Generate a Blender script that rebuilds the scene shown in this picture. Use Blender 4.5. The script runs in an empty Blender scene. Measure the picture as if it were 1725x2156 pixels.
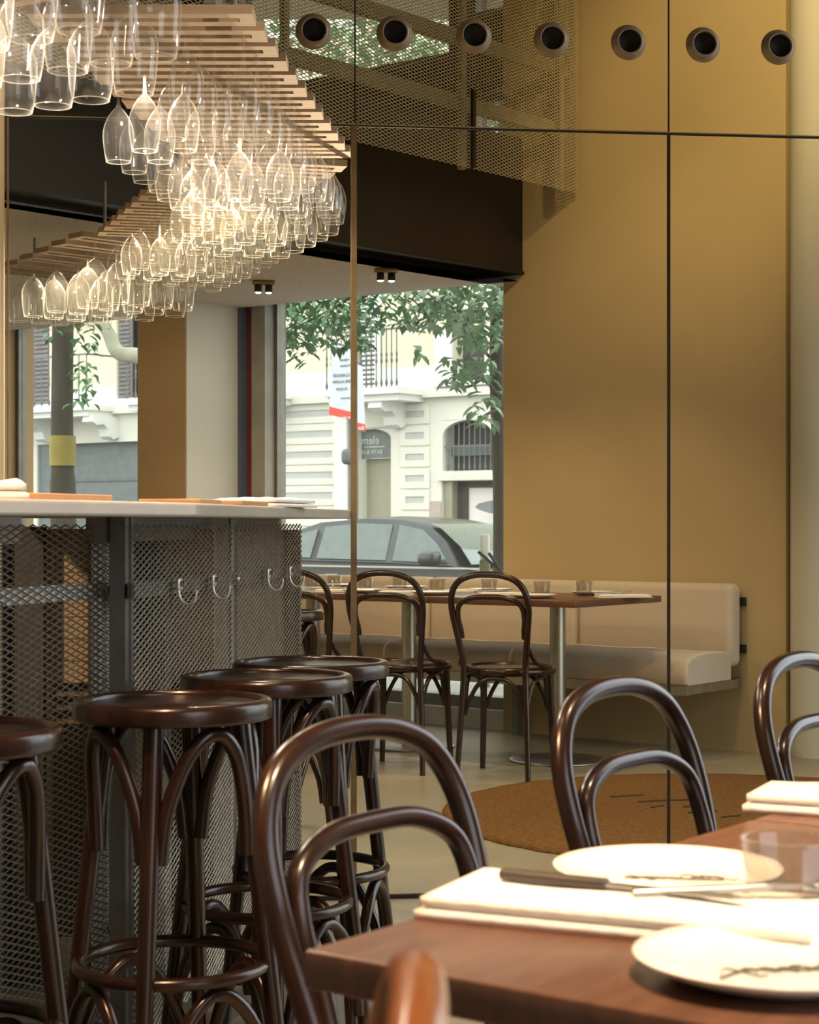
import bpy, math, random
from mathutils import Vector, Matrix
random.seed(7)
SC = bpy.context.scene
COL = SC.collection
R = math.radians
F, CX, HY, CH = 3850.0, 862.5, 1100.0, 1.07      # focal length and horizon in photograph pixels, eye height in metres

# ---------------------------------------------------------------- camera, world, exposure
cam = bpy.data.cameras.new('camera')
cam.sensor_fit = 'HORIZONTAL'; cam.sensor_width = 36.0; cam.lens = 36.0 * F / 1725
cam.shift_y = 22 / 1725.0; cam.clip_start = 0.05; cam.clip_end = 200
cam.dof.use_dof = True; cam.dof.focus_distance = 5.4; cam.dof.aperture_fstop = 15.5
co = bpy.data.objects.new('camera', cam); COL.objects.link(co)
co.location = (0, 0, CH); co.rotation_euler = (R(90), 0, 0)
SC.camera = co
vs = SC.view_settings
vs.view_transform = 'Standard'; vs.look = 'None'; vs.gamma = 1.0; vs.use_curve_mapping = False; vs.exposure = 0.6
cy = SC.cycles
cy.max_bounces = 8; cy.diffuse_bounces = 4; cy.glossy_bounces = 4; cy.transmission_bounces = 6; cy.transparent_max_bounces = 48
cy.use_denoising = True; cy.sample_clamp_indirect = 6.0; cy.caustics_reflective = False; cy.caustics_refractive = False
cy.use_adaptive_sampling = True; cy.adaptive_threshold = 0.02
world = bpy.data.worlds.new('overcast_sky'); SC.world = world; world.use_nodes = True
wn = world.node_tree.nodes; wl = world.node_tree.links
bg = wn['Background']; bg.inputs['Strength'].default_value = 2.55
tc = wn.new('ShaderNodeTexCoord'); sp = wn.new('ShaderNodeSeparateXYZ'); cr = wn.new('ShaderNodeValToRGB')
wl.new(tc.outputs['Generated'], sp.inputs[0]); wl.new(sp.outputs['Z'], cr.inputs[0]); wl.new(cr.outputs[0], bg.inputs['Color'])
cr.color_ramp.elements[0].color = (0.93, 0.95, 0.98, 1); cr.color_ramp.elements[0].position = 0.0
cr.color_ramp.elements[1].color = (0.80, 0.90, 1.0, 1); cr.color_ramp.elements[1].position = 0.9

WARM = (1.0, 0.74, 0.46)
def spot(loc, target, power, angle=60, blend=0.6, size=0.03, color=WARM):
    l = bpy.data.lights.new('spot_light', 'SPOT'); l.energy = power; l.spot_size = R(angle); l.spot_blend = blend
    l.shadow_soft_size = size; l.color = color
    o = bpy.data.objects.new('spot_light', l); COL.objects.link(o); o.location = loc
    o.rotation_euler = (Vector(target) - Vector(loc)).to_track_quat('-Z', 'Y').to_euler()
    return o
def portal(c, nrm, w, h):
    l = bpy.data.lights.new('window_portal', 'AREA'); l.shape = 'RECTANGLE'; l.size = w; l.size_y = h; l.cycles.is_portal = True
    o = bpy.data.objects.new('window_portal', l); COL.objects.link(o); o.location = c
    o.rotation_euler = Vector(nrm).to_track_quat('-Z', 'Y').to_euler()

# ---------------------------------------------------------------- frames of the place
U = Vector((-0.793, 0.609, 0)); V = Vector((0.609, 0.793, 0))      # along the window wall, and out through it
W0 = Vector((1.396, 8.67, 0))
def W(t, z=0, off=0): return W0 + U * t - V * off + Vector((0, 0, z))
def frame(o, xdir):
    x = Vector((xdir[0], xdir[1], 0)).normalized(); z = Vector((0, 0, 1)); y = z.cross(x)
    m = Matrix((x, y, z)).transposed().to_4x4(); m.translation = Vector(o); return m
MW = frame(W0, U)                        # x = t along the wall, y = into the room
def P(px, py, d): return Vector(((px - CX) / F * d, d, CH + (HY - py) / F * d))
PA, PB = 5.21, 0.12                      # the mirror wall stands on y = PA + PB x
PN = Vector((-PB, 1, 0)).normalized()
MP = frame((0, PA, 0), (1, PB))          # x along the mirror wall, y away from the camera
PL = math.sqrt(1 + PB * PB)
def refl(p):
    p = Vector(p); d = (p - Vector((0, PA, 0))).dot(PN); return p - PN * (2 * d)
def on_wall_t(px):                       # t of the window wall seen at a pixel column
    k = (px - CX) / F
    return (W0.x - k * W0.y) / (0.793 + k * 0.609)

# lights: the lamps of the place, and spots added to brighten things
def lamps():
    spot((0.40, 1.15, 2.75), (0.32, 1.50, 0.74), 260, 40, 0.7)           # over the front table
    spot((0.95, 2.3, 2.9), (0.75, 2.4, 0.74), 90, 50, 0.7)
    spot((-0.25, 0.55, 2.4), (-0.01, 0.83, 0.80), 120, 24, 0.6, 0.03, (1.0, 0.62, 0.30))           # on the chair at the near end
    spot((-0.55, 2.1, 3.2), (-0.35, 3.3, 0.7), 110, 55, 0.7)             # over the stools
    spot((-0.1, 3.1, 3.4), (-0.28, 3.9, 0.7), 60, 38, 0.7)
    spot((-0.55, 1.5, 3.0), (-0.45, 3.0, 0.75), 190, 28, 0.7, 0.11, (1.0, 0.55, 0.28))     # copper light on the stools
    spot((-1.1, 1.3, 2.7), (0.1, 2.1, 0.85), 260, 36, 0.7, 0.12, (1.0, 0.58, 0.30))       # and on the chair backs
    spot((0.35, 6.9, 1.0), (-0.45, 4.4, 2.1), 380, 32, 0.8, 0.03, (1.0, 0.83, 0.64))               # added uplight on the rack slats, no lamp stands there
    spot((0.2, 8.0, 1.1), (-1.0, 6.4, 2.1), 190, 34, 0.8, 0.03, (1.0, 0.80, 0.58))  # likewise added, for the undersides of the reflected rack
    spot((-1.5, 2.6, 1.5), (-0.72, 4.3, 0.85), 55, 40, 0.8)               # added behind the bar to brighten its inside
    for x, y, tx, ty, p in ((-0.60, 4.12, -0.58, 4.14, 55), (-0.42, 4.75, -0.40, 4.77, 55), (-0.62, 4.95, -0.6, 4.97, 40), (-0.80, 3.42, -0.78, 3.44, 70), (-0.85, 3.05, -0.84, 3.06, 70)):
        spot((x, y, 2.07), (tx, ty, 1.2), p * 0.30, 150, 0.5, 0.015, (1.0, 0.84, 0.64))     # in the glass rack
        q = refl((x, y, 0)); spot((q.x, q.y, 2.07), (q.x + 0.02, q.y, 1.2), p * 0.36, 150, 0.5, 0.015, (1.0, 0.84, 0.64))
    spot((1.3, 6.5, 3.9), (1.55, 8.5, 3.2), 120, 62, 0.9, 0.05, (1.0, 0.74, 0.36))    # washes the ochre wall
    spot((0.6, 6.4, 3.6), (0.95, 8.9, 1.3), 50, 60, 0.9, 0.05)
    spot((0.3, 6.0, 3.7), (0.45, 6.5, 0.0), 50, 56, 0.8, 0.05)          # floor and rug
    spot((1.3, 6.1, 3.7), (1.2, 6.6, 0.0), 40, 60, 0.8, 0.05)
    for x, y in ((0.55, 7.7), (-0.1, 8.2), (-0.75, 8.8)):
        spot((x, y - 0.1, 2.26), (x + 0.10, y + 0.6, 0.74), 24, 95, 0.7, 0.02)       # over the far tables
    spot((-0.5, 7.3, 2.2), (-1.25, 10.3, 1.3), 60, 40, 0.8, 0.03)       # added to brighten the pier between the windows
    spot((-1.35, 4.45, 3.2), (-1.3, 5.1, 1.5), 40, 60, 0.8)
lamps()

# ---------------------------------------------------------------- helpers
def new_mat(name):
    m = bpy.data.materials.new(name); m.use_nodes = True
    return m, m.node_tree.nodes, m.node_tree.links
def mat(name, c1, c2=None, rough=0.6, metal=0.0, scale=8.0, stretch=(1, 1, 1), bump=0.0, bscale=60.0, coat=0.0, spec=0.5, detail=4.0, sheen=0.0, trans=0.0):
    m, n, l = new_mat(name); b = n['Principled BSDF']
    b.inputs['Roughness'].default_value = rough; b.inputs['Metallic'].default_value = metal
    b.inputs['Specular IOR Level'].default_value = spec; b.inputs['Coat Weight'].default_value = coat; b.inputs['Coat Roughness'].default_value = 0.15
    b.inputs['Sheen Weight'].default_value = sheen
    t = n.new('ShaderNodeTexCoord'); mp = n.new('ShaderNodeMapping'); mp.inputs['Scale'].default_value = stretch
    l.new(t.outputs['Object'], mp.inputs[0])
    c2 = c2 or tuple(x * 0.85 for x in c1)
    no = n.new('ShaderNodeTexNoise'); no.inputs['Scale'].default_value = scale; no.inputs['Detail'].default_value = detail
    l.new(mp.outputs[0], no.inputs['Vector'])
    r = n.new('ShaderNodeValToRGB'); l.new(no.outputs['Fac'], r.inputs[0])
    r.color_ramp.elements[0].position = 0.3; r.color_ramp.elements[1].position = 0.7
    r.color_ramp.elements[0].color = (*c2, 1); r.color_ramp.elements[1].color = (*c1, 1)
    l.new(r.outputs[0], b.inputs['Base Color'])
    if bump:
        n2 = n.new('ShaderNodeTexNoise'); n2.inputs['Scale'].default_value = bscale; l.new(mp.outputs[0], n2.inputs['Vector'])
        bp = n.new('ShaderNodeBump'); bp.inputs['Strength'].default_value = bump; bp.inputs['Distance'].default_value = 0.004
        l.new(n2.outputs['Fac'], bp.inputs['Height']); l.new(bp.outputs[0], b.inputs['Normal'])
    return m
def thin_glass(name, tint=(1, 1, 1), edge=0.5, gloss0=0.03, rough=0.02, haze=0.0, hazecol=(1, 0.97, 0.92)):
    """a thin wall of glass: clear face on, mirror-like at grazing, with a pale haze that paints in glow and outlines"""
    m, n, l = new_mat(name); n.remove(n['Principled BSDF'])
    tr = n.new('ShaderNodeBsdfTransparent'); tr.inputs[0].default_value = (*tint, 1)
    g = n.new('ShaderNodeBsdfGlossy'); g.inputs['Roughness'].default_value = rough
    lw = n.new('ShaderNodeLayerWeight'); lw.inputs[0].default_value = 0.5
    pw = n.new('ShaderNodeMath'); pw.operation = 'POWER'; pw.inputs[1].default_value = 5.0; l.new(lw.outputs['Facing'], pw.inputs[0])
    ml = n.new('ShaderNodeMath'); ml.operation = 'MULTIPLY_ADD'; ml.inputs[1].default_value = edge; ml.inputs[2].default_value = gloss0
    l.new(pw.outputs[0], ml.inputs[0])
    mx = n.new('ShaderNodeMixShader'); l.new(ml.outputs[0], mx.inputs[0]); l.new(tr.outputs[0], mx.inputs[1]); l.new(g.outputs[0], mx.inputs[2])
    out = mx
    if haze:
        d = n.new('ShaderNodeBsdfTranslucent'); d.inputs[0].default_value = (*hazecol, 1)
        d2 = n.new('ShaderNodeBsdfDiffuse'); d2.inputs[0].default_value = (*hazecol, 1)
        md = n.new('ShaderNodeMixShader'); l.new(d.outputs[0], md.inputs[1]); l.new(d2.outputs[0], md.inputs[2])
        m2 = n.new('ShaderNodeMixShader'); l.new(mx.outputs[0], m2.inputs[1]); l.new(md.outputs[0], m2.inputs[2])
        h2 = n.new('ShaderNodeMath'); h2.operation = 'MULTIPLY_ADD'; h2.inputs[1].default_value = min(0.6, haze * 26); h2.inputs[2].default_value = haze
        l.new(pw.outputs[0], h2.inputs[0]); l.new(h2.outputs[0], m2.inputs[0]); out = m2
    l.new(out.outputs[0], n['Material Output'].inputs[0])
    return m
def emit(name, c, s):
    m, n, l = new_mat(name); b = n['Principled BSDF']; b.inputs['Emission Color'].default_value = (*c, 1); b.inputs['Emission Strength'].default_value = s
    b.inputs['Base Color'].default_value = (*c, 1); return m

def smooth_path(pts, n=6, closed=False):
    pts = [Vector(p) for p in pts]; N = len(pts); out = []
    for i in range(N if closed else N - 1):
        if closed: p0, p1, p2, p3 = pts[(i - 1) % N], pts[i], pts[(i + 1) % N], pts[(i + 2) % N]
        else: p0, p1, p2, p3 = pts[max(i - 1, 0)], pts[i], pts[i + 1], pts[min(i + 2, N - 1)]
        for k in range(n):
            t = k / n
            out.append(0.5 * ((2 * p1) + (p2 - p0) * t + (2 * p0 - 5 * p1 + 4 * p2 - p3) * t * t + (3 * p1 - p0 - 3 * p2 + p3) * t ** 3))
    if not closed: out.append(pts[-1])
    return out

class MB:
    def __init__(s, m=None): s.v = []; s.f = []; s.sm = []; s.m = m or Matrix()
    def add(s, vs, fs, smooth=False):
        o = len(s.v); s.v += [s.m @ Vector(v) for v in vs]
        s.f += [tuple(i + o for i in f) for f in fs]; s.sm += [smooth] * len(fs); return s
    def box(s, x0, x1, y0, y1, z0, z1, m=None):
        vs = [Vector((x, y, z)) for x in (x0, x1) for y in (y0, y1) for z in (z0, z1)]
        if m is not None: vs = [m @ v for v in vs]
        return s.add(vs, [(0, 1, 3, 2), (4, 6, 7, 5), (0, 4, 5, 1), (2, 3, 7, 6), (0, 2, 6, 4), (1, 5, 7, 3)])
    def rbox(s, x0, x1, y0, y1, z0, z1, r=0.01, m=None, n=3):
        """box with edges rounded along all sides (a rounded outline in plan, with rounded top and bottom)"""
        r = min(r, (x1 - x0) / 2.01, (y1 - y0) / 2.01, (z1 - z0) / 2.01); rings = []
        prof = [(r * (1 - math.sin(a)), r * (1 - math.cos(a))) for a in [math.pi / 2 * k / n for k in range(n + 1)]]
        levels = [(ins, z0 + dz) for ins, dz in prof] + [(ins, z1 - dz) for ins, dz in reversed(prof)]
        for ins, z in levels:
            ring = []; rr = max(r - ins, 0.0001)
            for cx, cyy, a0 in ((x1 - r, y1 - r, 0), (x0 + r, y1 - r, 90), (x0 + r, y0 + r, 180), (x1 - r, y0 + r, 270)):
                for k in range(n + 1):
                    a = R(a0 + 90 * k / n); ring.append((cx + rr * math.cos(a), cyy + rr * math.sin(a), z))
            rings.append(ring)
        L = len(rings[0]); vs = [Vector(p) for ring in rings for p in ring]
        if m is not None: vs = [m @ v for v in vs]
        fs = [(i * L + j, i * L + (j + 1) % L, (i + 1) * L + (j + 1) % L, (i + 1) * L + j) for i in range(len(rings) - 1) for j in range(L)]
        fs += [tuple(reversed(range(L))), tuple(range((len(rings) - 1) * L, len(rings) * L))]
        return s.add(vs, fs, True)
    def prism(s, pts, z0, z1):
        n = len(pts); vs = [(p[0], p[1], z0) for p in pts] + [(p[0], p[1], z1) for p in pts]
        fs = [tuple(reversed(range(n))), tuple(range(n, 2 * n))] + [(i, (i + 1) % n, n + (i + 1) % n, n + i) for i in range(n)]
        return s.add(vs, fs)
    def xprism(s, pts, y0, y1):            # outline in x-z, extruded along y
        n = len(pts); vs = [(p[0], y0, p[1]) for p in pts] + [(p[0], y1, p[1]) for p in pts]
        fs = [tuple(range(n)), tuple(reversed(range(n, 2 * n)))] + [((i + 1) % n, i, n + i, n + (i + 1) % n) for i in range(n)]
        return s.add(vs, fs)
    def tube(s, pts, r, seg=10, closed=False, caps=True, flat=1.0):
        pts = [Vector(p) for p in pts]; N = len(pts); rr = r if isinstance(r, (list, tuple)) else [r] * N
        vs = []; up = None
        for i, p in enumerate(pts):
            a = pts[(i - 1) % N] if (closed or i) else p; b = pts[(i + 1) % N] if (closed or i < N - 1) else p
            t = (b - a).normalized()
            if up is None:
                up = Vector((0, 0, 1)) if abs(t.z) < 0.9 else Vector((1, 0, 0))
            up = (up - t * up.dot(t))
            if up.length < 1e-5: up = t.orthogonal()
            up.normalize(); sd = t.cross(up)
            for k in range(seg):
                an = 2 * math.pi * k / seg; vs.append(p + (up * math.cos(an) + sd * math.sin(an) * flat) * rr[i])
        fs = []
        for i in range(N if closed else N - 1):
            j = (i + 1) % N
            for k in range(seg): fs.append((i * seg + k, i * seg + (k + 1) % seg, j * seg + (k + 1) % seg, j * seg + k))
        s.add(vs, fs, True)
        if caps and not closed:
            s.add(vs[:seg], [tuple(reversed(range(seg)))]); s.add(vs[-seg:], [tuple(range(seg))])
        return s
    def lathe(s, prof, seg=24, m=None):
        vs = []; fs = []
        for r, z in prof:
            for k in range(seg):
                a = 2 * math.pi * k / seg; vs.append(Vector((r * math.cos(a), r * math.sin(a), z)))
        if m is not None: vs = [m @ v for v in vs]
        for i in range(len(prof) - 1):
            for k in range(seg): fs.append((i * seg + k, i * seg + (k + 1) % seg, (i + 1) * seg + (k + 1) % seg, (i + 1) * seg + k))
        return s.add(vs, fs, True)
    def build(s, name, m, parent=None):
        me = bpy.data.meshes.new(name); me.from_pydata([tuple(v) for v in s.v], [], s.f); me.update()
        for p, x in zip(me.polygons, s.sm): p.use_smooth = x
        me.materials.append(m); o = bpy.data.objects.new(name, me); COL.objects.link(o)
        if parent: o.parent = parent
        return o
def tag(o, label, cat=None, group=None, kind=None):
    if label: o['label'] = label
    if cat: o['category'] = cat
    if group: o['group'] = group
    if kind: o['kind'] = kind
    return o
def thing(name, label, cat, loc=(0, 0, 0), rz=0.0, group=None):
    o = bpy.data.objects.new(name, None); COL.objects.link(o); o.location = loc; o.rotation_euler = (0, 0, rz)
    o.empty_display_size = 0.05
    return tag(o, label, cat, group)
def kids(o): return [c for c in bpy.data.objects if c.parent == o]
def dup(tree, loc, rz, label, group=None):
    """tree = [root, [child, [grandchildren]]...]; copies a thing with its parts"""
    root, ch = tree
    c = root.copy(); COL.objects.link(c); c.location = loc; c.rotation_euler = (0, 0, rz); c['label'] = label
    if group: c['group'] = group
    elif 'group' in c: del c['group']
    for k, gs in ch:
        d = k.copy(); COL.objects.link(d); d.parent = c
        for g in gs:
            e = g.copy(); COL.objects.link(e); e.parent = d
    return c
def tree(o): return (o, [(k, kids(k)) for k in kids(o)])
def struct(o): o['kind'] = 'structure'; return o
class Placer:
    """first placement moves the prototype itself, the later ones copy it"""
    def __init__(s, make): s.make = make; s.t = None
    def __call__(s, loc, rz, label, group=None):
        if s.t is None:
            o = s.make(); s.t = tree(o); o.location = loc; o.rotation_euler = (0, 0, rz); tag(o, label, None, group); return o
        return dup(s.t, loc, rz, label, group)

# ---------------------------------------------------------------- materials
M = {}
M['plaster'] = mat('ochre_plaster', (0.50, 0.40, 0.235), (0.455, 0.36, 0.205), 0.85, scale=1.3, bump=0.25, bscale=25)
M['plaster_tan'] = mat('tan_plaster', (0.52, 0.37, 0.21), (0.48, 0.34, 0.19), 0.85, scale=1.5, bump=0.2, bscale=25)
M['plaster_white'] = mat('white_plaster', (0.62, 0.62, 0.58), (0.55, 0.56, 0.52), 0.85, scale=1.8, bump=0.3, bscale=20)
M['room'] = mat('cream_plaster', (0.60, 0.52, 0.38), (0.55, 0.47, 0.34), 0.9, scale=1.0)
M['concrete'] = mat('raw_concrete', (0.42, 0.41, 0.39), (0.28, 0.28, 0.27), 0.8, scale=5, bump=0.4, bscale=30)
M['floor'] = mat('polished_concrete', (0.37, 0.325, 0.24), (0.28, 0.25, 0.19), 0.36, scale=1.6, detail=7, bump=0.05, bscale=12)
M['soffit'] = mat('mesh_soffit', (0.74, 0.69, 0.63), (0.60, 0.55, 0.50), 0.9, scale=90, stretch=(1, 0.4, 1), detail=1, bump=0.6, bscale=110)
M['steel_dark'] = mat('blackened_steel', (0.030, 0.022, 0.017), (0.020, 0.014, 0.011), 0.45, 0.3, scale=2)
M['steel'] = mat('brushed_steel', (0.45, 0.44, 0.42), (0.36, 0.35, 0.33), 0.32, 0.9, scale=20, stretch=(1, 1, 0.05))
M['galv'] = mat('galvanised_steel', (0.33, 0.30, 0.25), (0.24, 0.22, 0.18), 0.40, 0.8, scale=30)
M['galv_dull'] = mat('dull_steel_frame', (0.26, 0.25, 0.23), (0.20, 0.19, 0.18), 0.55, 0.6, scale=14)
M['mesh_pale'] = mat('painted_mesh', (0.58, 0.50, 0.32), (0.48, 0.41, 0.26), 0.6, 0.1, scale=20)
M['rail_pale'] = mat('painted_rail', (0.40, 0.36, 0.25), (0.34, 0.30, 0.21), 0.6, 0.1, scale=6)
M['brass'] = mat('aged_brass_edge', (0.30, 0.20, 0.09), (0.22, 0.14, 0.06), 0.4, 0.7, scale=12)
M['bronze'] = mat('bronze_nozzle', (0.34, 0.25, 0.16), (0.27, 0.19, 0.12), 0.45, 0.3, scale=18)
M['black'] = mat('matt_black', (0.012, 0.010, 0.009), (0.008, 0.007, 0.006), 0.7, scale=5)
M['bentwood'] = mat('stained_bentwood', (0.028, 0.0105, 0.0055), (0.013, 0.0058, 0.0036), 0.26, scale=7, stretch=(6, 6, 1), coat=0.2, spec=0.4)
M['bent_seat'] = mat('stained_seat_panel', (0.022, 0.0105, 0.0065), (0.014, 0.0072, 0.0048), 0.30, scale=9, stretch=(1, 8, 1), coat=0.3)
M['table'] = mat('mahogany_top', (0.15, 0.066, 0.038), (0.10, 0.042, 0.024), 0.36, scale=6, stretch=(1, 12, 1), coat=0.15)
M['slat'] = mat('pale_oak_slat', (0.44, 0.335, 0.25), (0.36, 0.27, 0.195), 0.6, scale=10, stretch=(1, 10, 10))
M['fabric'] = mat('linen_upholstery', (0.60, 0.52, 0.44), (0.52, 0.45, 0.37), 0.95, scale=160, bump=0.3, bscale=300, sheen=0.2, detail=2)
M['rug'] = mat('brown_rug', (0.225, 0.118, 0.043), (0.13, 0.066, 0.022), 1.0, scale=60, bump=0.9, bscale=220, spec=0.1)
M['marble'] = mat('pale_stone_top', (0.46, 0.44, 0.385), (0.38, 0.36, 0.31), 0.35, scale=6, detail=8)
M['porcelain'] = mat('white_porcelain', (0.82, 0.79, 0.72), (0.78, 0.75, 0.68), 0.25, scale=4, coat=0.4)
M['linen'] = mat('white_linen', (0.82, 0.79, 0.74), (0.74, 0.71, 0.66), 0.95, scale=60, bump=0.35, bscale=90)
M['paper'] = mat('tan_leather_mat', (0.52, 0.27, 0.12), (0.45, 0.23, 0.10), 0.6, scale=10)
M['tanwood'] = mat('tan_cabinet_board', (0.50, 0.32, 0.14), (0.42, 0.26, 0.11), 0.6, scale=5, stretch=(1, 1, 8))
M['ink'] = mat('grey_ink', (0.10, 0.09, 0.08), (0.07, 0.06, 0.05), 0.7)
M['wine'] = thin_glass('wine_glass', (0.99, 0.985, 0.975), 0.9, 0.05, 0.06, 0.012)
M['glass_rim'] = thin_glass('glass_rim', (0.95, 0.95, 0.94), 0.8, 0.22, 0.05, 0.16)  # haze paints the bright ring on the rim
M['tumbler'] = thin_glass('tumbler_glass', (0.88, 0.865, 0.84), 0.8, 0.06, 0.03, 0.014)
M['pane'] = thin_glass('clear_mirror_pane', (0.97, 0.95, 0.87), 0.01, 0.002, 0.01)  # see-through stand-in for mirror glass
M['window'] = thin_glass('window_glass', (0.95, 0.97, 0.97), 0.3, 0.03, 0.01, 0.012, (0.95, 0.97, 1))

# ---------------------------------------------------------------- structure: floors, walls, ceilings
fl = MB(); rp = [refl(W(t, 0, -0.3)) for t in (-1.6, 6.2)]
fl.add([(-4.6, -4.2, 0), (3.6, -4.2, 0), (3.6, 4.0, 0), tuple(W(-1.6, 0, -0.12)), tuple(W(6.4, 0, -0.12)), (-4.6, 12.5, 0)], [(0, 1, 2, 3, 4, 5)])
struct(tag(fl.build('floor', M['floor']), 'polished beige concrete floor of the dining room'))
T1R, T1L, T2R, T2L = 1.153, 2.82, 3.40, 5.05        # the two street windows along the wall
HEAD = 2.36
ZC = 4.7
wall = bpy.data.objects.new('wall_back', None); COL.objects.link(wall); struct(tag(wall, 'ochre plaster wall with street windows behind the bench'))
def wpart(name, mtl, t0, t1, z0, z1, y0=-0.25, y1=0.0):
    return MB(MW).box(t0, t1, y0, y1, z0, z1).build(name, mtl, wall)
tR = on_wall_t(1655)
wpart('plaster', M['plaster'], tR, T1R, 0, ZC)
# above the street windows: dark upper wall with openings
def opening_wall(t0, t1, z0, z1, holes, mtl, name):
    b = MB(MW); ts = sorted({t0, t1, *[h[0] for h in holes], *[h[1] for h in holes]}); zs = sorted({z0, z1, *[h[2] for h in holes], *[h[3] for h in holes]})
    for i in range(len(ts) - 1):
        for j in range(len(zs) - 1):
            tm, zm = (ts[i] + ts[i + 1]) / 2, (zs[j] + zs[j + 1]) / 2
            if any(h[0] < tm < h[1] and h[2] < zm < h[3] for h in holes): continue
            b.box(ts[i], ts[i + 1], -0.25, 0, zs[j], zs[j + 1])
    return b.build(name, mtl, wall)
ta, tb, tcx, td = on_wall_t(1065), on_wall_t(968), on_wall_t(945), on_wall_t(470)
UP = [(T1R + 0.001, tb, 2.92, 3.295), (T1R + 0.001, tb, 3.68, 4.6), (tcx, td, 3.50, 4.6)]
opening_wall(T1R, 6.2, HEAD, ZC, UP, M['steel_dark'], 'upper_wall')
wpart('daylit_reveal', M['plaster_white'], 2.985, 2.995, 0, HEAD, -0.25, 0.435)  # pier's side face; the daylight on it is put into the whiter colour
wpart('tan_pier', M['plaster_tan'], 2.996, 3.373, 0, HEAD, -0.25, 0.435)
wpart('concrete_pier', M['concrete'], on_wall_t(553), on_wall_t(525), 0, HEAD, -0.2, -0.02)
wpart('red_jamb', mat('red_painted_jamb', (0.22, 0.045, 0.05), None, 0.5), on_wall_t(525), on_wall_t(513), 0, HEAD, -0.2, -0.03)
wpart('blue_frame', mat('slate_blue_frame', (0.10, 0.14, 0.22), None, 0.4), on_wall_t(513), on_wall_t(506), 0, HEAD, -0.2, 0.02)
wpart('plaster', M['plaster_tan'], T2L, 6.4, 0, HEAD)
# pale pilaster at the right end of the wall
pil = MB(MW).box(tR - 1.4, tR - 0.17, -0.25, -0.03, 0, ZC)
c0 = W(tR - 0.14, 0, -0.10)
pil.m = Matrix.Translation(c0)
pil.lathe([(0.15, 0), (0.15, ZC)], 40)
struct(tag(pil.build('wall_right', M['plaster_white']), 'pale rounded plaster pier at the right end of the ochre wall'))
# windows: frame, sill, panes
def window(n, t0, t1, z0, z1, label, mull=()):
    w = bpy.data.objects.new('window_%d' % n, None); COL.objects.link(w); struct(tag(w, label))
    f = MB(MW)
    for a, b in ((t0, t0 + 0.03), (t1 - 0.03, t1)): f.box(a, b, -0.16, -0.10, z0, z1)
    f.box(t0 + 0.03, t1 - 0.03, -0.16, -0.10, z1 - 0.03, z1); f.box(t0 + 0.03, t1 - 0.03, -0.18, -0.08, z0, z0 + 0.06)
    for x in mull: f.box(x - 0.02, x + 0.02, -0.16, -0.10, z0 + 0.06, z1 - 0.03)
    f.build('window_frame', M['galv_dull'], w)
    MB(MW).box(t0 + 0.03, t1 - 0.03, -0.135, -0.127, z0 + 0.06, z1 - 0.03).build('pane', M['window'], w)
window(1, T1R, T1L, 0.10, HEAD, 'tall street window behind the bench with car and trees outside')
window(2, T2R, T2L, 0.0, HEAD, 'street window left of the tan pier with tree trunk outside')
for i, (a, b, c, d) in enumerate(UP): window(3 + i, a, b, c, d, ['small upper window showing leaves beside the beam end', 'upper window at the top edge showing leaves', 'long upper window full of leaves behind the mesh guard'][i])
MB(MW).box(T1R, T1L, -0.25, -0.02, 0.0, 0.10).build('window_sill', mat('white_sill', (0.7, 0.7, 0.68), None, 0.5), wall)
# rooms' other walls, out of the frame but closing the place
def slab(name, a, b, z0, z1, mtl, th=0.15, lab=None):
    a, b = Vector(a), Vector(b); m = frame((a.x, a.y, 0), b - a)
    o = MB(m).box(0, (b - a).length, 0, th, z0, z1).build(name, mtl); struct(o)
    if lab: tag(o, lab)
    return o
wr = W(tR - 1.4)
ea, eb = Vector((wr.x, wr.y, 0)), Vector((2.9, 5.7, 0)); me_ = frame(ea, eb - ea); el = (eb - ea).length
east = bpy.data.objects.new('wall_east', None); COL.objects.link(east); struct(tag(east, 'cream side wall with a glazed door, right of the picture'))
for x0, x1, z0, z1 in ((0, 0.2, 0, ZC), (el - 0.15, el, 0, ZC), (0.2, el - 0.15, 2.5, ZC)): MB(me_).box(x0, x1, 0, 0.15, z0, z1).build('plaster', M['room'], east)
MB(me_).box(0.2, el - 0.15, 0.07, 0.078, 0.0, 2.5).build('pane', M['window'], east)
ec = (ea + eb) / 2; portal((ec.x + 0.1, ec.y, 1.25), (-1, 0, 0), el - 0.35, 2.5)
wl_ = W(6.3)
slab('wall_west', (wl_.x, wl_.y), (-3.4, -2.8), 0, ZC, M['room'], -0.15)
slab('wall_rear', (-3.4, -2.8), (2.0, -2.8), 0, ZC, M['room'], -0.15)
ceil = MB(); ceil.box(-4.8, 4.2, -4.3, 13.2, ZC, ZC + 0.1)
struct(tag(ceil.build('ceiling', M['room']), 'high cream ceiling above the double height room'))
# camera-side window wall (seen only by its light): same wall as the far one, opposite the mirror wall
def rslab(t0, t1, z0, z1, name='wall_front'):
    a, b = refl(W(t0)), refl(W(t1)); m = frame((a.x, a.y, 0), b - a)
    return struct(MB(m).box(0, (b - a).length, -0.001, 0.2, z0, z1).build(name, M['room']))
rslab(-1.9, T1R, 0, ZC); rslab(T1R, T1L, HEAD, ZC); rslab(T1L, T2R, 0, ZC); rslab(T2R, T2L, HEAD, ZC); rslab(T2L, 6.3, 0, ZC)
for (t0, t1, z0, z1) in ((T1R, T1L, 0.0, HEAD), (T2R, T2L, 0, HEAD)):
    a, b = refl(W(t0)), refl(W(t1)); c = (a + b) / 2; d = (b - a).normalized(); nn = Vector((-d.y, d.x, 0))
    if nn.dot(Vector((0, 2.5, 0)) - c) < 0: nn = -nn
    portal((c.x, c.y, (z0 + z1) / 2), nn, (b - a).length, z1 - z0)
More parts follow.
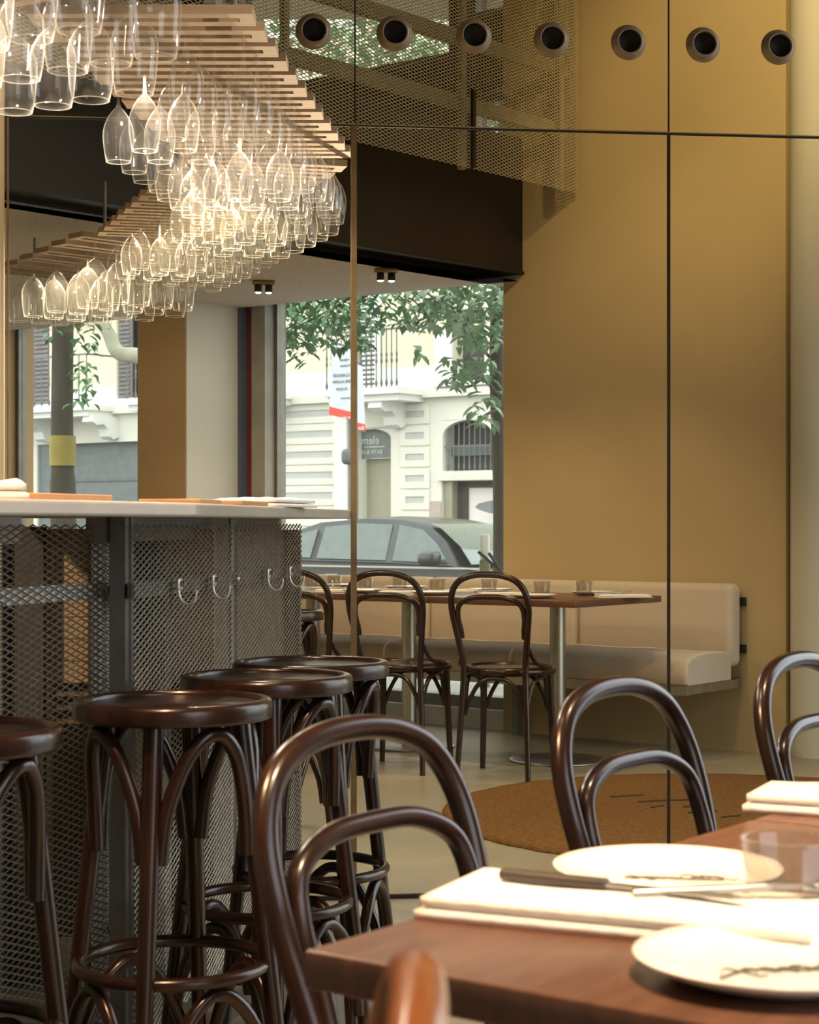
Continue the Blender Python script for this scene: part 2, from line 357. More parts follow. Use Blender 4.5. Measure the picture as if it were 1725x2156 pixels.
for (t0, t1, z0, z1) in ((T1R, T1L, 0.1, HEAD), (T2R, T2L, 0, HEAD), UP[2]):
    c = W((t0 + t1) / 2, (z0 + z1) / 2, -0.1); portal(c, -V, t1 - t0, z1 - z0)

# mezzanine: steel beam, mesh guard with rails, soffit
BW = Vector((0.575, 9.30, 0)); BD = Vector((-2.075, -2.4, 0)).normalized()
MBm = frame(BW, BD)                     # x along the beam towards the left, y = right/camera side is negative
bm_ = MB(MBm).box(0.0, 6.2, -0.30, 0.0, 2.33, 3.02)
bm_.box(0.0, 6.2, 0.0, 0.012, 2.33, 2.345)
trim = struct(tag(bm_.build('trim_1', M['steel_dark']), 'deep dark steel beam carrying the mezzanine'))
sf = MB(); e0, e1 = BW + Vector((0.08, 0.10, 0)), BW + BD * 5.5
nb = Vector((-BD.y, BD.x, 0)); nb = nb if nb.x < 0 else -nb
e0, e1 = e0 + nb * 0.22, e1 + nb * 0.22
sf.prism([tuple(W(T1R - 0.1, 0, 0.005)), tuple(W(6.3, 0, 0.005)), (e1.x, e1.y), (e0.x, e0.y)], 2.30, 2.36)
struct(tag(sf.build('ceiling_soffit', M['soffit']), 'low pale mesh soffit under the mezzanine'))

def strands(length, height, cw, ch, w, th, tilt=0.5):
    """expanded metal: one short tilted strand per cell side, in the local x-z plane"""
    b = MB(); nx = int(length / cw * 2); nz = int(height / ch * 2)
    for i in range(nx):
        for j in range(nz):
            if (i + j) % 2: x0, z0, x1, z1 = i, j + 1, i + 1, j
            else: x0, z0, x1, z1 = i, j, i + 1, j + 1
            a = Vector((x0 * cw / 2, 0, z0 * ch / 2)); c = Vector((x1 * cw / 2, 0, z1 * ch / 2))
            d = (c - a).normalized(); n = Vector((0, 1, 0)); s = d.cross(n)
            e = (s * math.cos(tilt) + n * math.sin(tilt)) * w / 2; g = (n * math.cos(tilt) - s * math.sin(tilt)) * th / 2
            vs = [p + e * i1 + g * i2 for p in (a, c) for i1, i2 in ((1, 1), (-1, 1), (-1, -1), (1, -1))]
            b.add(vs, [(0, 1, 5, 4), (1, 2, 6, 5), (2, 3, 7, 6), (3, 0, 4, 7)])
    return b
G0 = Vector((0.8346, 9.06, 0))
guard = thing('mesh_guard', 'pale expanded metal guard of the mezzanine above the dark beam', 'railing', (G0.x, G0.y, 2.70), math.atan2(BD.y, BD.x))
g = strands(4.2, 1.25, 0.041, 0.0160, 0.0036, 0.002).build('mesh_panel', M['mesh_pale'], guard); g['kind'] = 'stuff'
for z in (0.285, 0.585): MB().box(0.0, 4.2, -0.10, -0.06, z, z + 0.065).build('rail', M['rail_pale'], guard)
for x in (0.075, 0.84, 2.0, 3.3): MB().box(x, x + 0.03, -0.06, -0.03, 0.0, 1.25).build('post', M['rail_pale'], guard)
MB().box(0.83, 0.85, 0.004, 0.02, 0.0, 0.36).build('joint_strip', M['steel_dark'], guard)

# mirror wall, built as clear panes before a built reflection: panes, edges, nozzles
def px_on_glass(px, py):
    k = (px - CX) / F; d = PA / (1 - PB * k); return P(px, py, d)
glazed = bpy.data.objects.new('wall_mirror', None); COL.objects.link(glazed); struct(tag(glazed, 'wall of tall mirrors, built as clear panes with fine brass edges'))
ZS = 2.197
xs = [-1.118 * PL, -0.155 * PL, 0.751 * PL, 1.70 * PL, 2.6 * PL]
for i in range(4):
    MB(MP).box(xs[i] + 0.004, xs[i + 1] - 0.004, -0.003, 0.003, 0.012, ZS - 0.004).build('pane', M['pane'], glazed)
    MB(MP).box(xs[i] + 0.002, xs[i + 1] - 0.002, -0.003, 0.003, ZS + 0.004, ZC - 0.02).build('pane', M['pane'], glazed)
MB(MP).box(xs[1] - 0.012, xs[1] + 0.004, -0.016, 0.003, 0.012, ZS - 0.004).build('edge_strip', M['brass'], glazed)
MB(MP).box(xs[2] - 0.004, xs[2] + 0.004, -0.006, 0.003, 0.012, ZS - 0.004).build('edge_strip', M['steel_dark'], glazed)
for x in (xs[1], xs[2]): MB(MP).box(x - 0.0018, x + 0.0018, -0.004, 0.003, ZS + 0.004, ZC - 0.02).build('edge_strip', M['steel_dark'], glazed)
MB(MP).box(xs[0], xs[4], -0.006, 0.003, ZS - 0.004, ZS + 0.001).build('edge_strip', M['steel_dark'], glazed)
MB(MP).box(xs[0], xs[4], -0.006, 0.003, ZS + 0.001, ZS + 0.004).build('edge_strip', mat('bright_brass', (0.62, 0.48, 0.22), None, 0.3, 0.8), glazed)
MB(MP).box(xs[0], xs[0] + 0.006, -0.006, 0.003, 0.012, ZS - 0.004).build('edge_strip', M['brass'], glazed)
MB(MP).box(xs[0], xs[4], -0.008, 0.006, 0.0, 0.012).build('bottom_rail', M['steel_dark'], glazed)
slab('wall_left', (-3.4, PA - PB * 3.4), (-1.127, PA - PB * 1.127), 0, ZC, mat('cream_pier', (0.62, 0.50, 0.33), None, 0.8), 0.03, 'cream plaster pier at the left edge of the mirror wall')
order = ['leftmost', 'second from the left', 'third from the left', 'middle', 'third from the right', 'second from the right', 'rightmost']
def make_nozzle():
    t = thing('air_nozzle', '', 'vent', (0, 0, 0), 0)
    a = Matrix.Rotation(R(90), 4, 'X')     # lathe axis +z -> -y (towards the room)
    MB().lathe([(0.050, 0.0), (0.0515, 0.004), (0.0495, 0.008), (0.046, 0.009), (0.044, 0.016), (0.041, 0.022), (0.037, 0.026), (0.0335, 0.0265), (0.0325, 0.022), (0.0325, 0.001), (0.0335, 0.0005), (0.050, 0.0)], 36, a).build('collar', M['bronze'], t)
    MB().lathe([(0.0321, 0.020), (0.0318, 0.004), (0.0001, 0.003)], 28, a).build('dark_throat', M['black'], t)
    return t
noz = Placer(make_nozzle); ang = math.atan2(PB, 1)
for (px, py), o in zip(((660, 68), (830, 72), (997, 78), (1160, 85), (1322, 91), (1479, 96), (1637, 101)), order):
    p = px_on_glass(px, py) - PN * 0.004
    noz(p, ang, 'round bronze air nozzle in the upper panes, %s of the seven' % o, 'air nozzles in a row')

# ---------------------------------------------------------------- bentwood chairs
def mir(pts): return [(-x, y, z) for x, y, z in pts]
def make_chair():
    """front towards -y; the rear legs and the tall hoop are one bent rod"""
    t = thing('bentwood_chair', '', 'chair')
    half = [(0.155, 0.225, 0.0), (0.146, 0.207, 0.2), (0.134, 0.192, 0.44), (0.140, 0.203, 0.52), (0.153, 0.226, 0.61), (0.166, 0.252, 0.705), (0.160, 0.272, 0.775), (0.128, 0.285, 0.825), (0.072, 0.291, 0.850)]
    pts = smooth_path(half + [(0, 0.293, 0.857)] + mir(half)[::-1], 5)
    MB().tube(pts, [0.0135 if p.z > 0.3 else 0.0115 + 0.002 * p.z / 0.3 for p in pts], 12).build('back_frame', M['bentwood'], t)
    ih = [(0.136, 0.212, 0.590), (0.137, 0.222, 0.625), (0.144, 0.238, 0.675), (0.132, 0.254, 0.730), (0.076, 0.263, 0.758)]
    pts = smooth_path(ih + [(0, 0.265, 0.763)] + mir(ih)[::-1], 5)
    MB().tube(pts, 0.0115, 12).build('inner_hoop', M['bentwood'], t)
    # seat: bent ring, slightly wider at the front, with a sunk panel
    def ring(k, z, n=36):
        out = []
        for i in range(n):
            a = 2 * math.pi * i / n; x, y = math.cos(a), math.sin(a)
            out.append((x * k * (1 - 0.10 * y), y * k * 0.98, z))
        return out
    prof = [(0.166, 0.455), (0.168, 0.461), (0.176, 0.464), (0.190, 0.461), (0.1965, 0.452), (0.1965, 0.436), (0.190, 0.428), (0.170, 0.428), (0.166, 0.434), (0.166, 0.455)]
    b = MB(); n = 36; vs = [p for k, z in prof for p in ring(k, z, n)]
    b.add(vs, [(i * n + j, i * n + (j + 1) % n, (i + 1) * n + (j + 1) % n, (i + 1) * n + j) for i in range(len(prof) - 1) for j in range(n)], True)
    b.build('seat_ring', M['bentwood'], t)
    b = MB(); vs = ring(0.167, 0.4565) + ring(0.167, 0.447); b.add(vs, [tuple(range(n)), tuple(reversed(range(n, 2 * n)))])
    b.build('seat_panel', M['bent_seat'], t)
    fl_ = [(sx * 0.150, -0.115, 0.430) for sx in (1, -1)]
    for sx in (1, -1):
        pts = [(sx * 0.148, -0.118, 0.432), (sx * 0.154, -0.130, 0.2), (sx * 0.162, -0.143, 0.0)]
        MB().tube(smooth_path(pts, 4), [0.0155, 0.0152, 0.015, 0.0146, 0.014, 0.0135, 0.013, 0.0125, 0.012], 12).build('leg', M['bentwood'], t)
    # arched braces under the seat: front, sides, back
    def arch(a, b_, z0, z1, inw):
        a, b_ = Vector(a), Vector(b_); m = (a + b_) / 2 + Vector(inw)
        return smooth_path([(a.x, a.y, z0), tuple(a.lerp(m, 0.18).to_2d()) + (z0 + (z1 - z0) * 0.45,), tuple(a.lerp(m, 0.5).to_2d()) + (z1 - 0.018,), (m.x, m.y, z1),
                            tuple(b_.lerp(m, 0.5).to_2d()) + (z1 - 0.018,), tuple(b_.lerp(m, 0.18).to_2d()) + (z0 + (z1 - z0) * 0.45,), (b_.x, b_.y, z0)], 4)
    fr, flt, rr, rl = (0.140, -0.122, 0), (-0.140, -0.122, 0), (0.133, 0.186, 0), (-0.133, 0.186, 0)
    for a, b_, inw in ((fr, flt, (0, -0.02, 0)), (fr, rr, (0.022, 0, 0)), (flt, rl, (-0.022, 0, 0)), (rr, rl, (0, -0.012, 0))):
        MB().tube(arch(a, b_, 0.265, 0.420, inw), 0.0095, 10).build('brace', M['bentwood'], t)
    for sx in (1, -1):     # the little bent brackets from the uprights down to the seat ring
        pts = [(sx * 0.146, 0.182, 0.545), (sx * 0.150, 0.165, 0.52), (sx * 0.166, 0.135, 0.485), (sx * 0.186, 0.085, 0.468), (sx * 0.190, 0.035, 0.466)]
        MB().tube(smooth_path(pts, 5), 0.0095, 10).build('bracket', M['bentwood'], t)
    return t
chair = Placer(make_chair)
def face(dx, dy): return math.atan2(dx, -dy)       # rotation that turns local -y towards (dx, dy)
VF = Vector((0.597, 0.802, 0)).normalized(); BF = Vector((0.815, -0.58, 0)).normalized()    # long edge and depth of the front tables
TC = Vector((-0.0914, 1.407, 0))                   # near left corner of the front table
def ft(a, b, z=0.0): return TC + VF * a + BF * b + Vector((0, 0, z))
HX = Vector((0.805, -0.593, 0))
for back, lab in (((-0.050, 1.884), 'dark bentwood chair at the left edge of the front table, nearest whole hoop back'),
                  ((0.275, 2.375), 'dark bentwood chair in front of the brown rug, second along the front tables'),
                  ((0.61, 2.83), 'dark bentwood chair cut by the right edge of the picture, third along the front tables')):
    chair((back[0] + HX.x * 0.28, back[1] + HX.y * 0.28, 0), face(HX.x, HX.y), lab)
lamplit = chair((-0.289, 0.815, 0), face(-1, 0.0), 'orange-lit bentwood chair, its back seen edge-on at the bottom edge of the picture')
M['lamplit'] = mat('lamplit_bentwood', (0.30, 0.105, 0.035), (0.20, 0.07, 0.022), 0.30, scale=7, stretch=(6, 6, 1), coat=0.3)  # lamplight put into the colour: a lit copy of the stained bentwood
for k_ in kids(lamplit): k_.data = k_.data.copy(); k_.data.materials[0] = M['lamplit']
FC = (0.40, 0.92)
for mid, fc, lab in (((0.345, 7.57), (0.35, 0.937), 'dark bentwood chair at the far table, beside the right-hand pedestal'),
                     ((-0.088, 7.79), (0.33, 0.94), 'dark bentwood chair at the far table, just right of the brass edge'),
                     ((-0.485, 7.94), (0.32, 0.945), 'dark bentwood chair at the far table, half hidden behind the bar end')):
    v = Vector(fc).normalized()
    chair((mid[0] + v.x * 0.215, mid[1] + v.y * 0.215, 0), face(*v), lab)

# ---------------------------------------------------------------- bar stools
def make_stool():
    t = thing('bar_stool', '', 'stool')
    MB().lathe([(0.150, 0.759), (0.151, 0.765), (0.156, 0.768), (0.166, 0.767), (0.1705, 0.763), (0.172, 0.757), (0.172, 0.740), (0.1705, 0.735), (0.166, 0.733), (0.150, 0.733), (0.150, 0.759)], 48).build('seat_ring', M['bentwood'], t)
    MB().lathe([(0.0001, 0.759), (0.1505, 0.759), (0.1505, 0.745), (0.0001, 0.745)], 40).build('seat_panel', M['bent_seat'], t)
    def rad(z): return 0.118 + (0.735 - z) / 0.735 * 0.087
    A = [R(a) for a in (0, 90, 180, 270)]
    for a in A:
        pts = [(rad(z) * math.cos(a), rad(z) * math.sin(a), z) for z in (0.73, 0.5, 0.25, 0.0)]
        MB().tube(pts, [0.0175, 0.0165, 0.0150, 0.0135], 14).build('leg', M['bentwood'], t)
    def arch(a, z0, z1, rr, bulge):
        pts = []
        for s in (0, 0.06, 0.22, 0.38, 0.5, 0.62, 0.78, 0.94, 1):
            an = a + R(90) * s; h = math.sin(math.pi * min(max(s, 0), 1)) ** 0.55 if 0 < s < 1 else 0
            z = z0 + (z1 - z0) * h
            r0 = rad(z0) - 0.012; r1 = rr
            k = math.sin(math.pi * s); r = r0 * (1 - k) + r1 * k
            aa = a + R(90) * (0.07 + 0.86 * s); pts.append((r * math.cos(aa), r * math.sin(aa), z))
        return smooth_path(pts, 3)
    for a in A: MB().tube(arch(a, 0.505, 0.718, 0.140, 0), 0.0130, 10).build('brace', M['bentwood'], t)
    n = 48; MB().tube([(0.162 * math.cos(2 * math.pi * i / n), 0.162 * math.sin(2 * math.pi * i / n), 0.313) for i in range(n)], 0.0115, 10, True).build('footring', M['bentwood'], t)
    for a in A: MB().tube(arch(a, 0.085, 0.288, 0.150, 0), 0.0120, 10).build('lower_brace', M['bentwood'], t)
    return t
stool = Placer(make_stool)
stool((-0.4075, 3.15, 0), R(-98), 'dark bentwood bar stool, the second from the left, with copper light on its rim')
stool((-0.689, 2.71, 0), R(-70), 'dark bentwood bar stool cut by the left edge of the picture')
stool((-0.285, 3.65, 0), R(-80), 'dark bentwood bar stool, the third from the left, overlapping the one behind')
stool((-0.216, 4.006, 0), R(-62), 'dark bentwood bar stool nearest the mirror wall and the bar end')
stool((-0.468, 6.33, 0), R(20), 'reflected copy of a dark stool beyond the panes, mostly hidden behind the mesh bar end')

# ---------------------------------------------------------------- bar counter
bar = thing('bar_counter', 'bar with stone top and expanded metal front panels, stools before it', 'bar counter', (-0.57, 3.66, 0))
bo = bar.location.copy()
def bmb(m=None): return MB(Matrix.Translation(-Vector((-0.57, 3.66, 0))) @ (m or Matrix()))
A0, AD = Vector((-0.605, 3.70, 0)), Vector((-0.315, -0.949, 0)).normalized()     # front panel left of the post, running to the left
B0, BDR = Vector((-0.545, 3.62, 0)), Vector((0.155, 0.988, 0)).normalized()      # front panels right of the post, running to the mirror wall
def panel(o, d, length, name='mesh_panel'):
    b = strands(length, 1.045, 0.041, 0.0136, 0.0033, 0.0016, 0.55)
    m = frame(o, d); b.m = None; bb = bmb(m @ Matrix.Translation((0, 0, 0.025)))
    bb.add(b.v, b.f); q = bb.build(name, M['galv'], bar); q['kind'] = 'stuff'; return q
panel(A0, AD, 1.40); panel(B0, BDR, 0.79); panel(B0 + BDR * 0.815, BDR, 0.755)
outer = [Vector((-0.389, 3.35, 0)) + AD * 1.5, Vector((-0.398, 3.325, 0)), Vector((-0.391, 3.342, 0)), Vector((-0.387, 3.36, 0)), Vector((-0.384, 3.385, 0)), Vector((-0.166, 5.185, 0))]
inner = [Vector((-0.80, 5.105, 0)), Vector((-0.98, 3.62, 0)), Vector((-0.98, 3.55, 0)) + AD * 1.4]
ct = bmb(); ct.prism([(p.x, p.y) for p in outer + inner], 1.080, 1.1055)
cto = ct.build('countertop', M['marble'], bar)
md = cto.modifiers.new('rounded_edge', 'BEVEL'); md.width = 0.005; md.segments = 3; md.limit_method = 'ANGLE'
mp = frame((-0.578, 3.655, 0), (0.25, 0.97))
bmb(mp).box(-0.016, 0.018, -0.016, 0.016, 0, 1.08).build('corner_post', M['galv_dull'], bar)
ma, mb_ = frame(A0, AD), frame(B0, BDR)
ys = 1 if (ma @ Vector((0, 1, 0)) - ma @ Vector((0, 0, 0))).x < 0 else -1       # side of the panels that faces into the bar
yb = 1 if (mb_ @ Vector((0, 1, 0)) - mb_ @ Vector((0, 0, 0))).x < 0 else -1
def bx(m, x0, x1, s, y0, y1, z0, z1, name, mt): 
    lo, hi = sorted((s * y0, s * y1)); return bmb(m).box(x0, x1, lo, hi, z0, z1).build(name, mt, bar)
M['flange'] = mat('pale_flange', (0.80, 0.80, 0.77), (0.72, 0.72, 0.70), 0.5, 0.0, scale=8)
bx(ma, -0.005, 0.06, ys, 0.006, 0.012, 0.0, 1.08, 'flange', M['flange'])
bx(mb_, 0.0, 0.02, yb, 0.006, 0.012, 0.0, 1.08, 'flange', M['galv_dull'])
bx(ma, 0.0, 1.4, ys, 0.006, 0.014, 0.918, 0.950, 'rail', M['flange'])
bx(mb_, 0.0, 1.56, yb, 0.006, 0.014, 0.918, 0.950, 'rail', M['galv_dull'])
bx(mb_, 0.785, 0.812, yb, 0.006, 0.012, 0.0, 1.08, 'flange', M['galv_dull'])
bx(ma, 0.30, 1.4, ys, 0.03, 0.05, 1.03, 1.08, 'top_rail', M['flange'])
bx(mb_, 0.0, 1.56, yb, 0.06, 0.10, 1.03, 1.08, 'top_rail', M['galv_dull'])
for x in (0.40, 0.62, 1.0): bx(ma, x, x + 0.05, ys, 0.10, 0.15, 0, 1.04, 'post', M['galv_dull'])
bx(mb_, 0.62, 0.67, yb, 0.12, 0.17, 0, 1.04, 'post', M['galv_dull'])
for m, x, s, zz in ((ma, 0.022, ys, 0.934), (ma, 0.022, ys, 0.55), (ma, 0.022, ys, 0.25), (mb_, 0.80, yb, 0.934), (mb_, 0.80, yb, 0.45), (ma, 0.66, ys, 0.934)):
    q = m @ Matrix.Translation((x, -s * 0.004, zz)) @ Matrix.Rotation(R(90) * s, 4, 'X')
    bmb(q).lathe([(0.0085, 0), (0.0085, 0.003), (0.005, 0.007), (0.0001, 0.008)], 12).build('bolt', M['steel'], bar)
bmb().box(-1.35, -0.56, 4.72, 4.78, 0.0, 1.0).build('back_panel', mat('dark_bar_back', (0.07, 0.05, 0.035), (0.05, 0.035, 0.025), 0.7), bar)
bx(mb_, 0.80, 1.565, yb, 0.05, 0.07, 0.0, 1.05, 'end_panel', mat('brown_end_panel', (0.24, 0.19, 0.12), (0.19, 0.15, 0.09), 0.7))
bmb(mb_).box(1.548, 1.562, *sorted((yb * 0.004, yb * 0.30)), 0.0, 1.05).build('end_cap', M['galv_dull'], bar)
bmb(mb_).box(0.62, 1.5, *sorted((yb * 0.26, yb * 0.29)), 0.0, 1.03).build('inner_panel', mat('brown_inner_panel', (0.20, 0.15, 0.09), (0.15, 0.11, 0.07), 0.7), bar)
for i in range(7):
    z1 = 1.055 - i * 0.052
    bmb().box(-0.93, -0.46, 4.30, 4.33, z1 - 0.050, z1).build('board', M['tanwood'], bar)
for z0 in (0.60, 0.632, 0.664): bmb().box(-0.93, -0.46, 4.27, 4.30, z0, z0 + 0.010).build('bright_strip', M['brass'], bar)
M['cover'] = mat('dark_cover', (0.045, 0.036, 0.028), (0.035, 0.028, 0.022), 0.6)
bmb().box(-1.05, -0.845, 4.22, 4.26, 0.0, 1.06).build('cover_panel', M['cover'], bar); bmb().box(-0.742, -0.602, 4.22, 4.26, 0.0, 1.06).build('cover_panel', M['cover'], bar)
bmb().box(-0.96, -0.93, 4.17, 4.20, 0.0, 1.06).build('post', M['galv_dull'], bar)

# coat hooks on the mesh
M['hook'] = mat('bright_zinc', (0.72, 0.71, 0.67), (0.62, 0.61, 0.57), 0.3, 0.6, scale=30)
def make_hook():
    t = thing('coat_hook', '', 'hook')
    MB().rbox(-0.013, 0.015, -0.012, -0.004, -0.012, 0.014, 0.003).build('plate', M['hook'], t)
    MB().tube([(0, -0.011, 0.002), (0, -0.021, 0.002)], 0.006, 8).build('screw', M['steel'], t)
    pts = smooth_path([(0, -0.006, -0.010), (0, -0.010, -0.028), (0.003, -0.022, -0.040), (0.007, -0.036, -0.038), (0.009, -0.042, -0.024), (0.009, -0.043, -0.012)], 5)
    MB().tube(pts, 0.0032, 8).build('prong', M['hook'], t)
    return t
hook = Placer(make_hook)
hr = math.atan2(BDR.y, BDR.x) + (0 if yb > 0 else math.pi)
for k, lab in ((0.265, 'steel coat hook on the bar mesh, first right of the corner post'), (0.545, 'steel coat hook on the bar mesh, second right of the corner post'),
               (1.085, 'steel coat hook on the bar mesh, first beyond the panel joint'), (1.34, 'steel coat hook on the bar mesh nearest the bar end')):
    p = B0 + BDR * k; hook((p.x + 0.007, p.y, 0.938), hr, lab, 'coat hooks on the bar front')
p = A0 + AD * 0.66; hook((p.x + 0.012, p.y - 0.004, 0.915), math.atan2(AD.y, AD.x) + math.pi, 'steel coat hook at the left edge, on the mesh left of the post', 'coat hooks on the bar front')

# things lying on the counter
def flat(name, lab, cat, pts, z0, z1, mt, grp=None):
    c = sum((Vector(p) for p in pts), Vector((0, 0))) / len(pts)
    b = MB(); b.prism([(p[0] - c.x, p[1] - c.y) for p in pts], 0, z1 - z0); o = b.build(name, mt); o.location = (c.x, c.y, z0); tag(o, lab, cat, grp)
    m = o.modifiers.new('soft_edge', 'BEVEL'); m.width = 0.002; m.segments = 2; return o
ZT = 1.1058
flat('menu_card', 'tan leather menu lying on the bar top left of the tan pier', 'menu', [(-0.60, 2.95), (-0.52, 3.20), (-0.60, 3.36), (-0.72, 3.02)], ZT, ZT + 0.012, M['paper'])
flat('menu_card', 'tan leather menu lying on the bar top near the corner', 'menu', [(-0.395, 3.45), (-0.375, 3.65), (-0.47, 3.75), (-0.52, 3.50)], ZT, ZT + 0.009, M['paper'])
flat('menu_card', 'tan leather menu lying on the bar top beside the white napkin', 'menu', [(-0.345, 3.78), (-0.315, 4.08), (-0.43, 4.12), (-0.46, 3.80)], ZT, ZT + 0.010, M['paper'])
def cloth(name, lab, loc, rz, sx, sy, h, grp=None, seed=1, lump=0.3):
    rnd = random.Random(seed); b = MB(); nx, ny = 22, 10; ph = [rnd.uniform(0, 6.28) for _ in range(6)]
    for L in range(2):
        z0 = L * h / 2; vs = []; ins = 0.004 * L
        for side in (1, 0):
            for i in range(nx + 1):
                for j in range(ny + 1):
                    x = -sx / 2 + ins + (sx - 2 * ins) * i / nx; y = -sy / 2 + ins + (sy - 2 * ins) * j / ny
                    w = h * lump * (math.sin(i * 0.45 + ph[0] + j * 0.2) * 0.5 + math.sin(j * 0.9 + ph[1]) * 0.3)
                    ed = min(1, min(i, nx - i) / 1.5, min(j, ny - j) / 1.5)
                    z = z0 + (h / 2 * (0.62 + 0.38 * ed) + max(w, -h * .3) * 0.5 * L * ed if side else (0.0 if L == 0 else -0.0005))
                    vs.append((x, y, z))
        N = (nx + 1) * (ny + 1); fs = []
        for i in range(nx):
            for j in range(ny):
                a = i * (ny + 1) + j; q = (a, a + ny + 1, a + ny + 2, a + 1); fs += [q, tuple(N + k for k in reversed(q))]
        per = [i * (ny + 1) for i in range(nx + 1)] + [nx * (ny + 1) + j for j in range(1, ny + 1)] + [i * (ny + 1) + ny for i in range(nx - 1, -1, -1)] + [j for j in range(ny - 1, 0, -1)]
        for k in range(len(per)): a, c = per[k], per[(k + 1) % len(per)]; fs.append((c, a, N + a, N + c))
        b.add(vs, fs, True)
    o = b.build(name, M['linen']); o.location = loc; o.rotation_euler = (0, 0, rz); return tag(o, lab, 'napkin', grp)
cloth('napkin', 'white crumpled napkin on the bar top near the mirror wall', (-0.34, 4.32, ZT), R(75), 0.30, 0.16, 0.022, seed=4)
cloth('napkin', 'cream cloth bundle at the left end of the bar top', (-0.665, 2.85, ZT), R(20), 0.13, 0.09, 0.03, seed=5)

# ---------------------------------------------------------------- glass rack over the bar, and its reflection built beyond the panes
ZR = 2.092
def make_slat(length):
    b = MB(); h = 0.019
    b.box(-length / 2, length / 2, -0.046, -0.014, 0, h); b.box(-length / 2, length / 2, 0.014, 0.046, 0, h)
    b.box(-length / 2, -length / 2 + 0.03, -0.014, 0.014, 0, h); b.box(length / 2 - 0.03, length / 2, -0.014, 0.014, 0, h)
    return b
def make_wine(scale_w, h_stem, h_bowl, name):
    """hangs upside down: foot above the slat, stem through the slot, bowl below"""
    def mk():
        w = scale_w; z0 = -h_stem; bw = MB()
        prof = [(0.0035, z0 + 0.004), (0.006, z0 - 0.002), (0.014 * w, z0 - 0.010), (0.024 * w, z0 - 0.024), (0.0325 * w, z0 - 0.044), (0.036 * w, z0 - 0.062), (0.0355 * w, z0 - 0.082),
                (0.0325 * w, z0 - h_bowl * 0.83), (0.0285 * w, z0 - h_bowl), (0.0278 * w, z0 - h_bowl), (0.0316 * w, z0 - h_bowl * 0.83), (0.0345 * w, z0 - 0.082)]
        t = bw.lathe(prof[:10], 28).build(name, M['wine'])
        MB().lathe([(0.0001, 0.0215), (0.020 * w, 0.0205), (0.033 * w, 0.0198), (0.034 * w, 0.0190), (0.012, 0.0188), (0.005, 0.012), (0.0036, -0.01), (0.0032, z0 * 0.6), (0.0040, z0 + 0.006), (0.0055, z0 - 0.001)], 16).build('stem', M['wine'], t)
        MB().tube([(0.0282 * w * math.cos(2 * math.pi * i / 24), 0.0282 * w * math.sin(2 * math.pi * i / 24), z0 - h_bowl) for i in range(24)], 0.0007, 6, True).build('rim', M['glass_rim'], t)
        return tag(t, '', 'glass')
    return mk
wine_b = Placer(make_wine(1.0, 0.062, 0.128, 'wine_glass')); wine_a = Placer(make_wine(1.25, 0.066, 0.155, 'balloon_wine_glass'))
ORD = ['nearest', 'second', 'third', 'fourth', 'fifth', 'sixth', 'seventh', 'eighth', 'ninth', 'tenth', 'eleventh', 'farthest']
def xr(y): return -0.318 + 0.1109 * (y - 3.7)
def xl(y): return -0.700 + 0.0987 * (y - 4.45)
rack = thing('glass_rack', 'pale slatted rack over the bar, before the panes, holding upturned wine glasses', 'rack', (-0.45, 4.4, ZR))
rack2 = thing('glass_rack', 'reflection of the slatted wine glass rack, built beyond the panes, over the tan pier', 'rack', (-1.0, 6.3, ZR))
def add_slat(root, c, dirx, length):
    o = make_slat(length).build('slat', M['slat'], root); o.location = Vector((c[0], c[1], ZR)) - root.location; o.rotation_euler = (0, 0, math.atan2(dirx[1], dirx[0])); return o
def rdir(d): d = Vector((d[0], d[1], 0)); d = d - PN * (2 * d.dot(PN)); return (-d.x, -d.y) if d.x < 0 else (d.x, d.y)
ys_ = [3.72 + 0.1255 * i for i in range(12)]; ys_[-1] = 5.085
START = {0: 1, 1: 0, 2: 2, 3: 3, 4: 4}
FROM = ['rightmost', 'second from the right', 'third from the right', 'fourth from the right', 'fifth from the right']
LEFT = ['leftmost', 'second from the left', 'third from the left', 'fourth from the left', 'fifth from the left']
ORDF = ORD[::-1]
rnd = random.Random(3)
for i, y in enumerate(ys_):
    a, b = xl(y), xr(y); L = b - a
    add_slat(rack, ((a + b) / 2, y), (1, 0.0), L)
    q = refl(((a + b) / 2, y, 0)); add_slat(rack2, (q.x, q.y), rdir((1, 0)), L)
    cn = 0; cf = 0
    for j in range(5):                                    # from the right end
        x = b - 0.045 - j * 0.092 + rnd.uniform(-0.006, 0.006)
        if i >= START[j]:
            wine_b((x, y, ZR), rnd.uniform(0, 6), 'clear wine glass on the %s slat of the near rack, %s' % (ORD[i], FROM[cn]), 'wine glasses on the %s slat of the near rack' % ORD[i]); cn += 1
        if i >= 1 or j < 2:
            q = refl((x, y, 0)); wine_b((q.x, q.y, ZR), rnd.uniform(0, 6), 'wine glass on the %s slat of the reflected rack beyond the panes, %s' % (('nearest' if i == 11 else 'farthest' if i == 0 else ORD[11 - i]), FROM[cf]), 'wine glasses on the %s slat of the far rack' % ORD[i]); cf += 1
RA0, RAD, RAX = Vector((-0.655, 3.50, 0)), Vector((-0.26, -0.965, 0)).normalized(), Vector((0.86, -0.51, 0)).normalized()
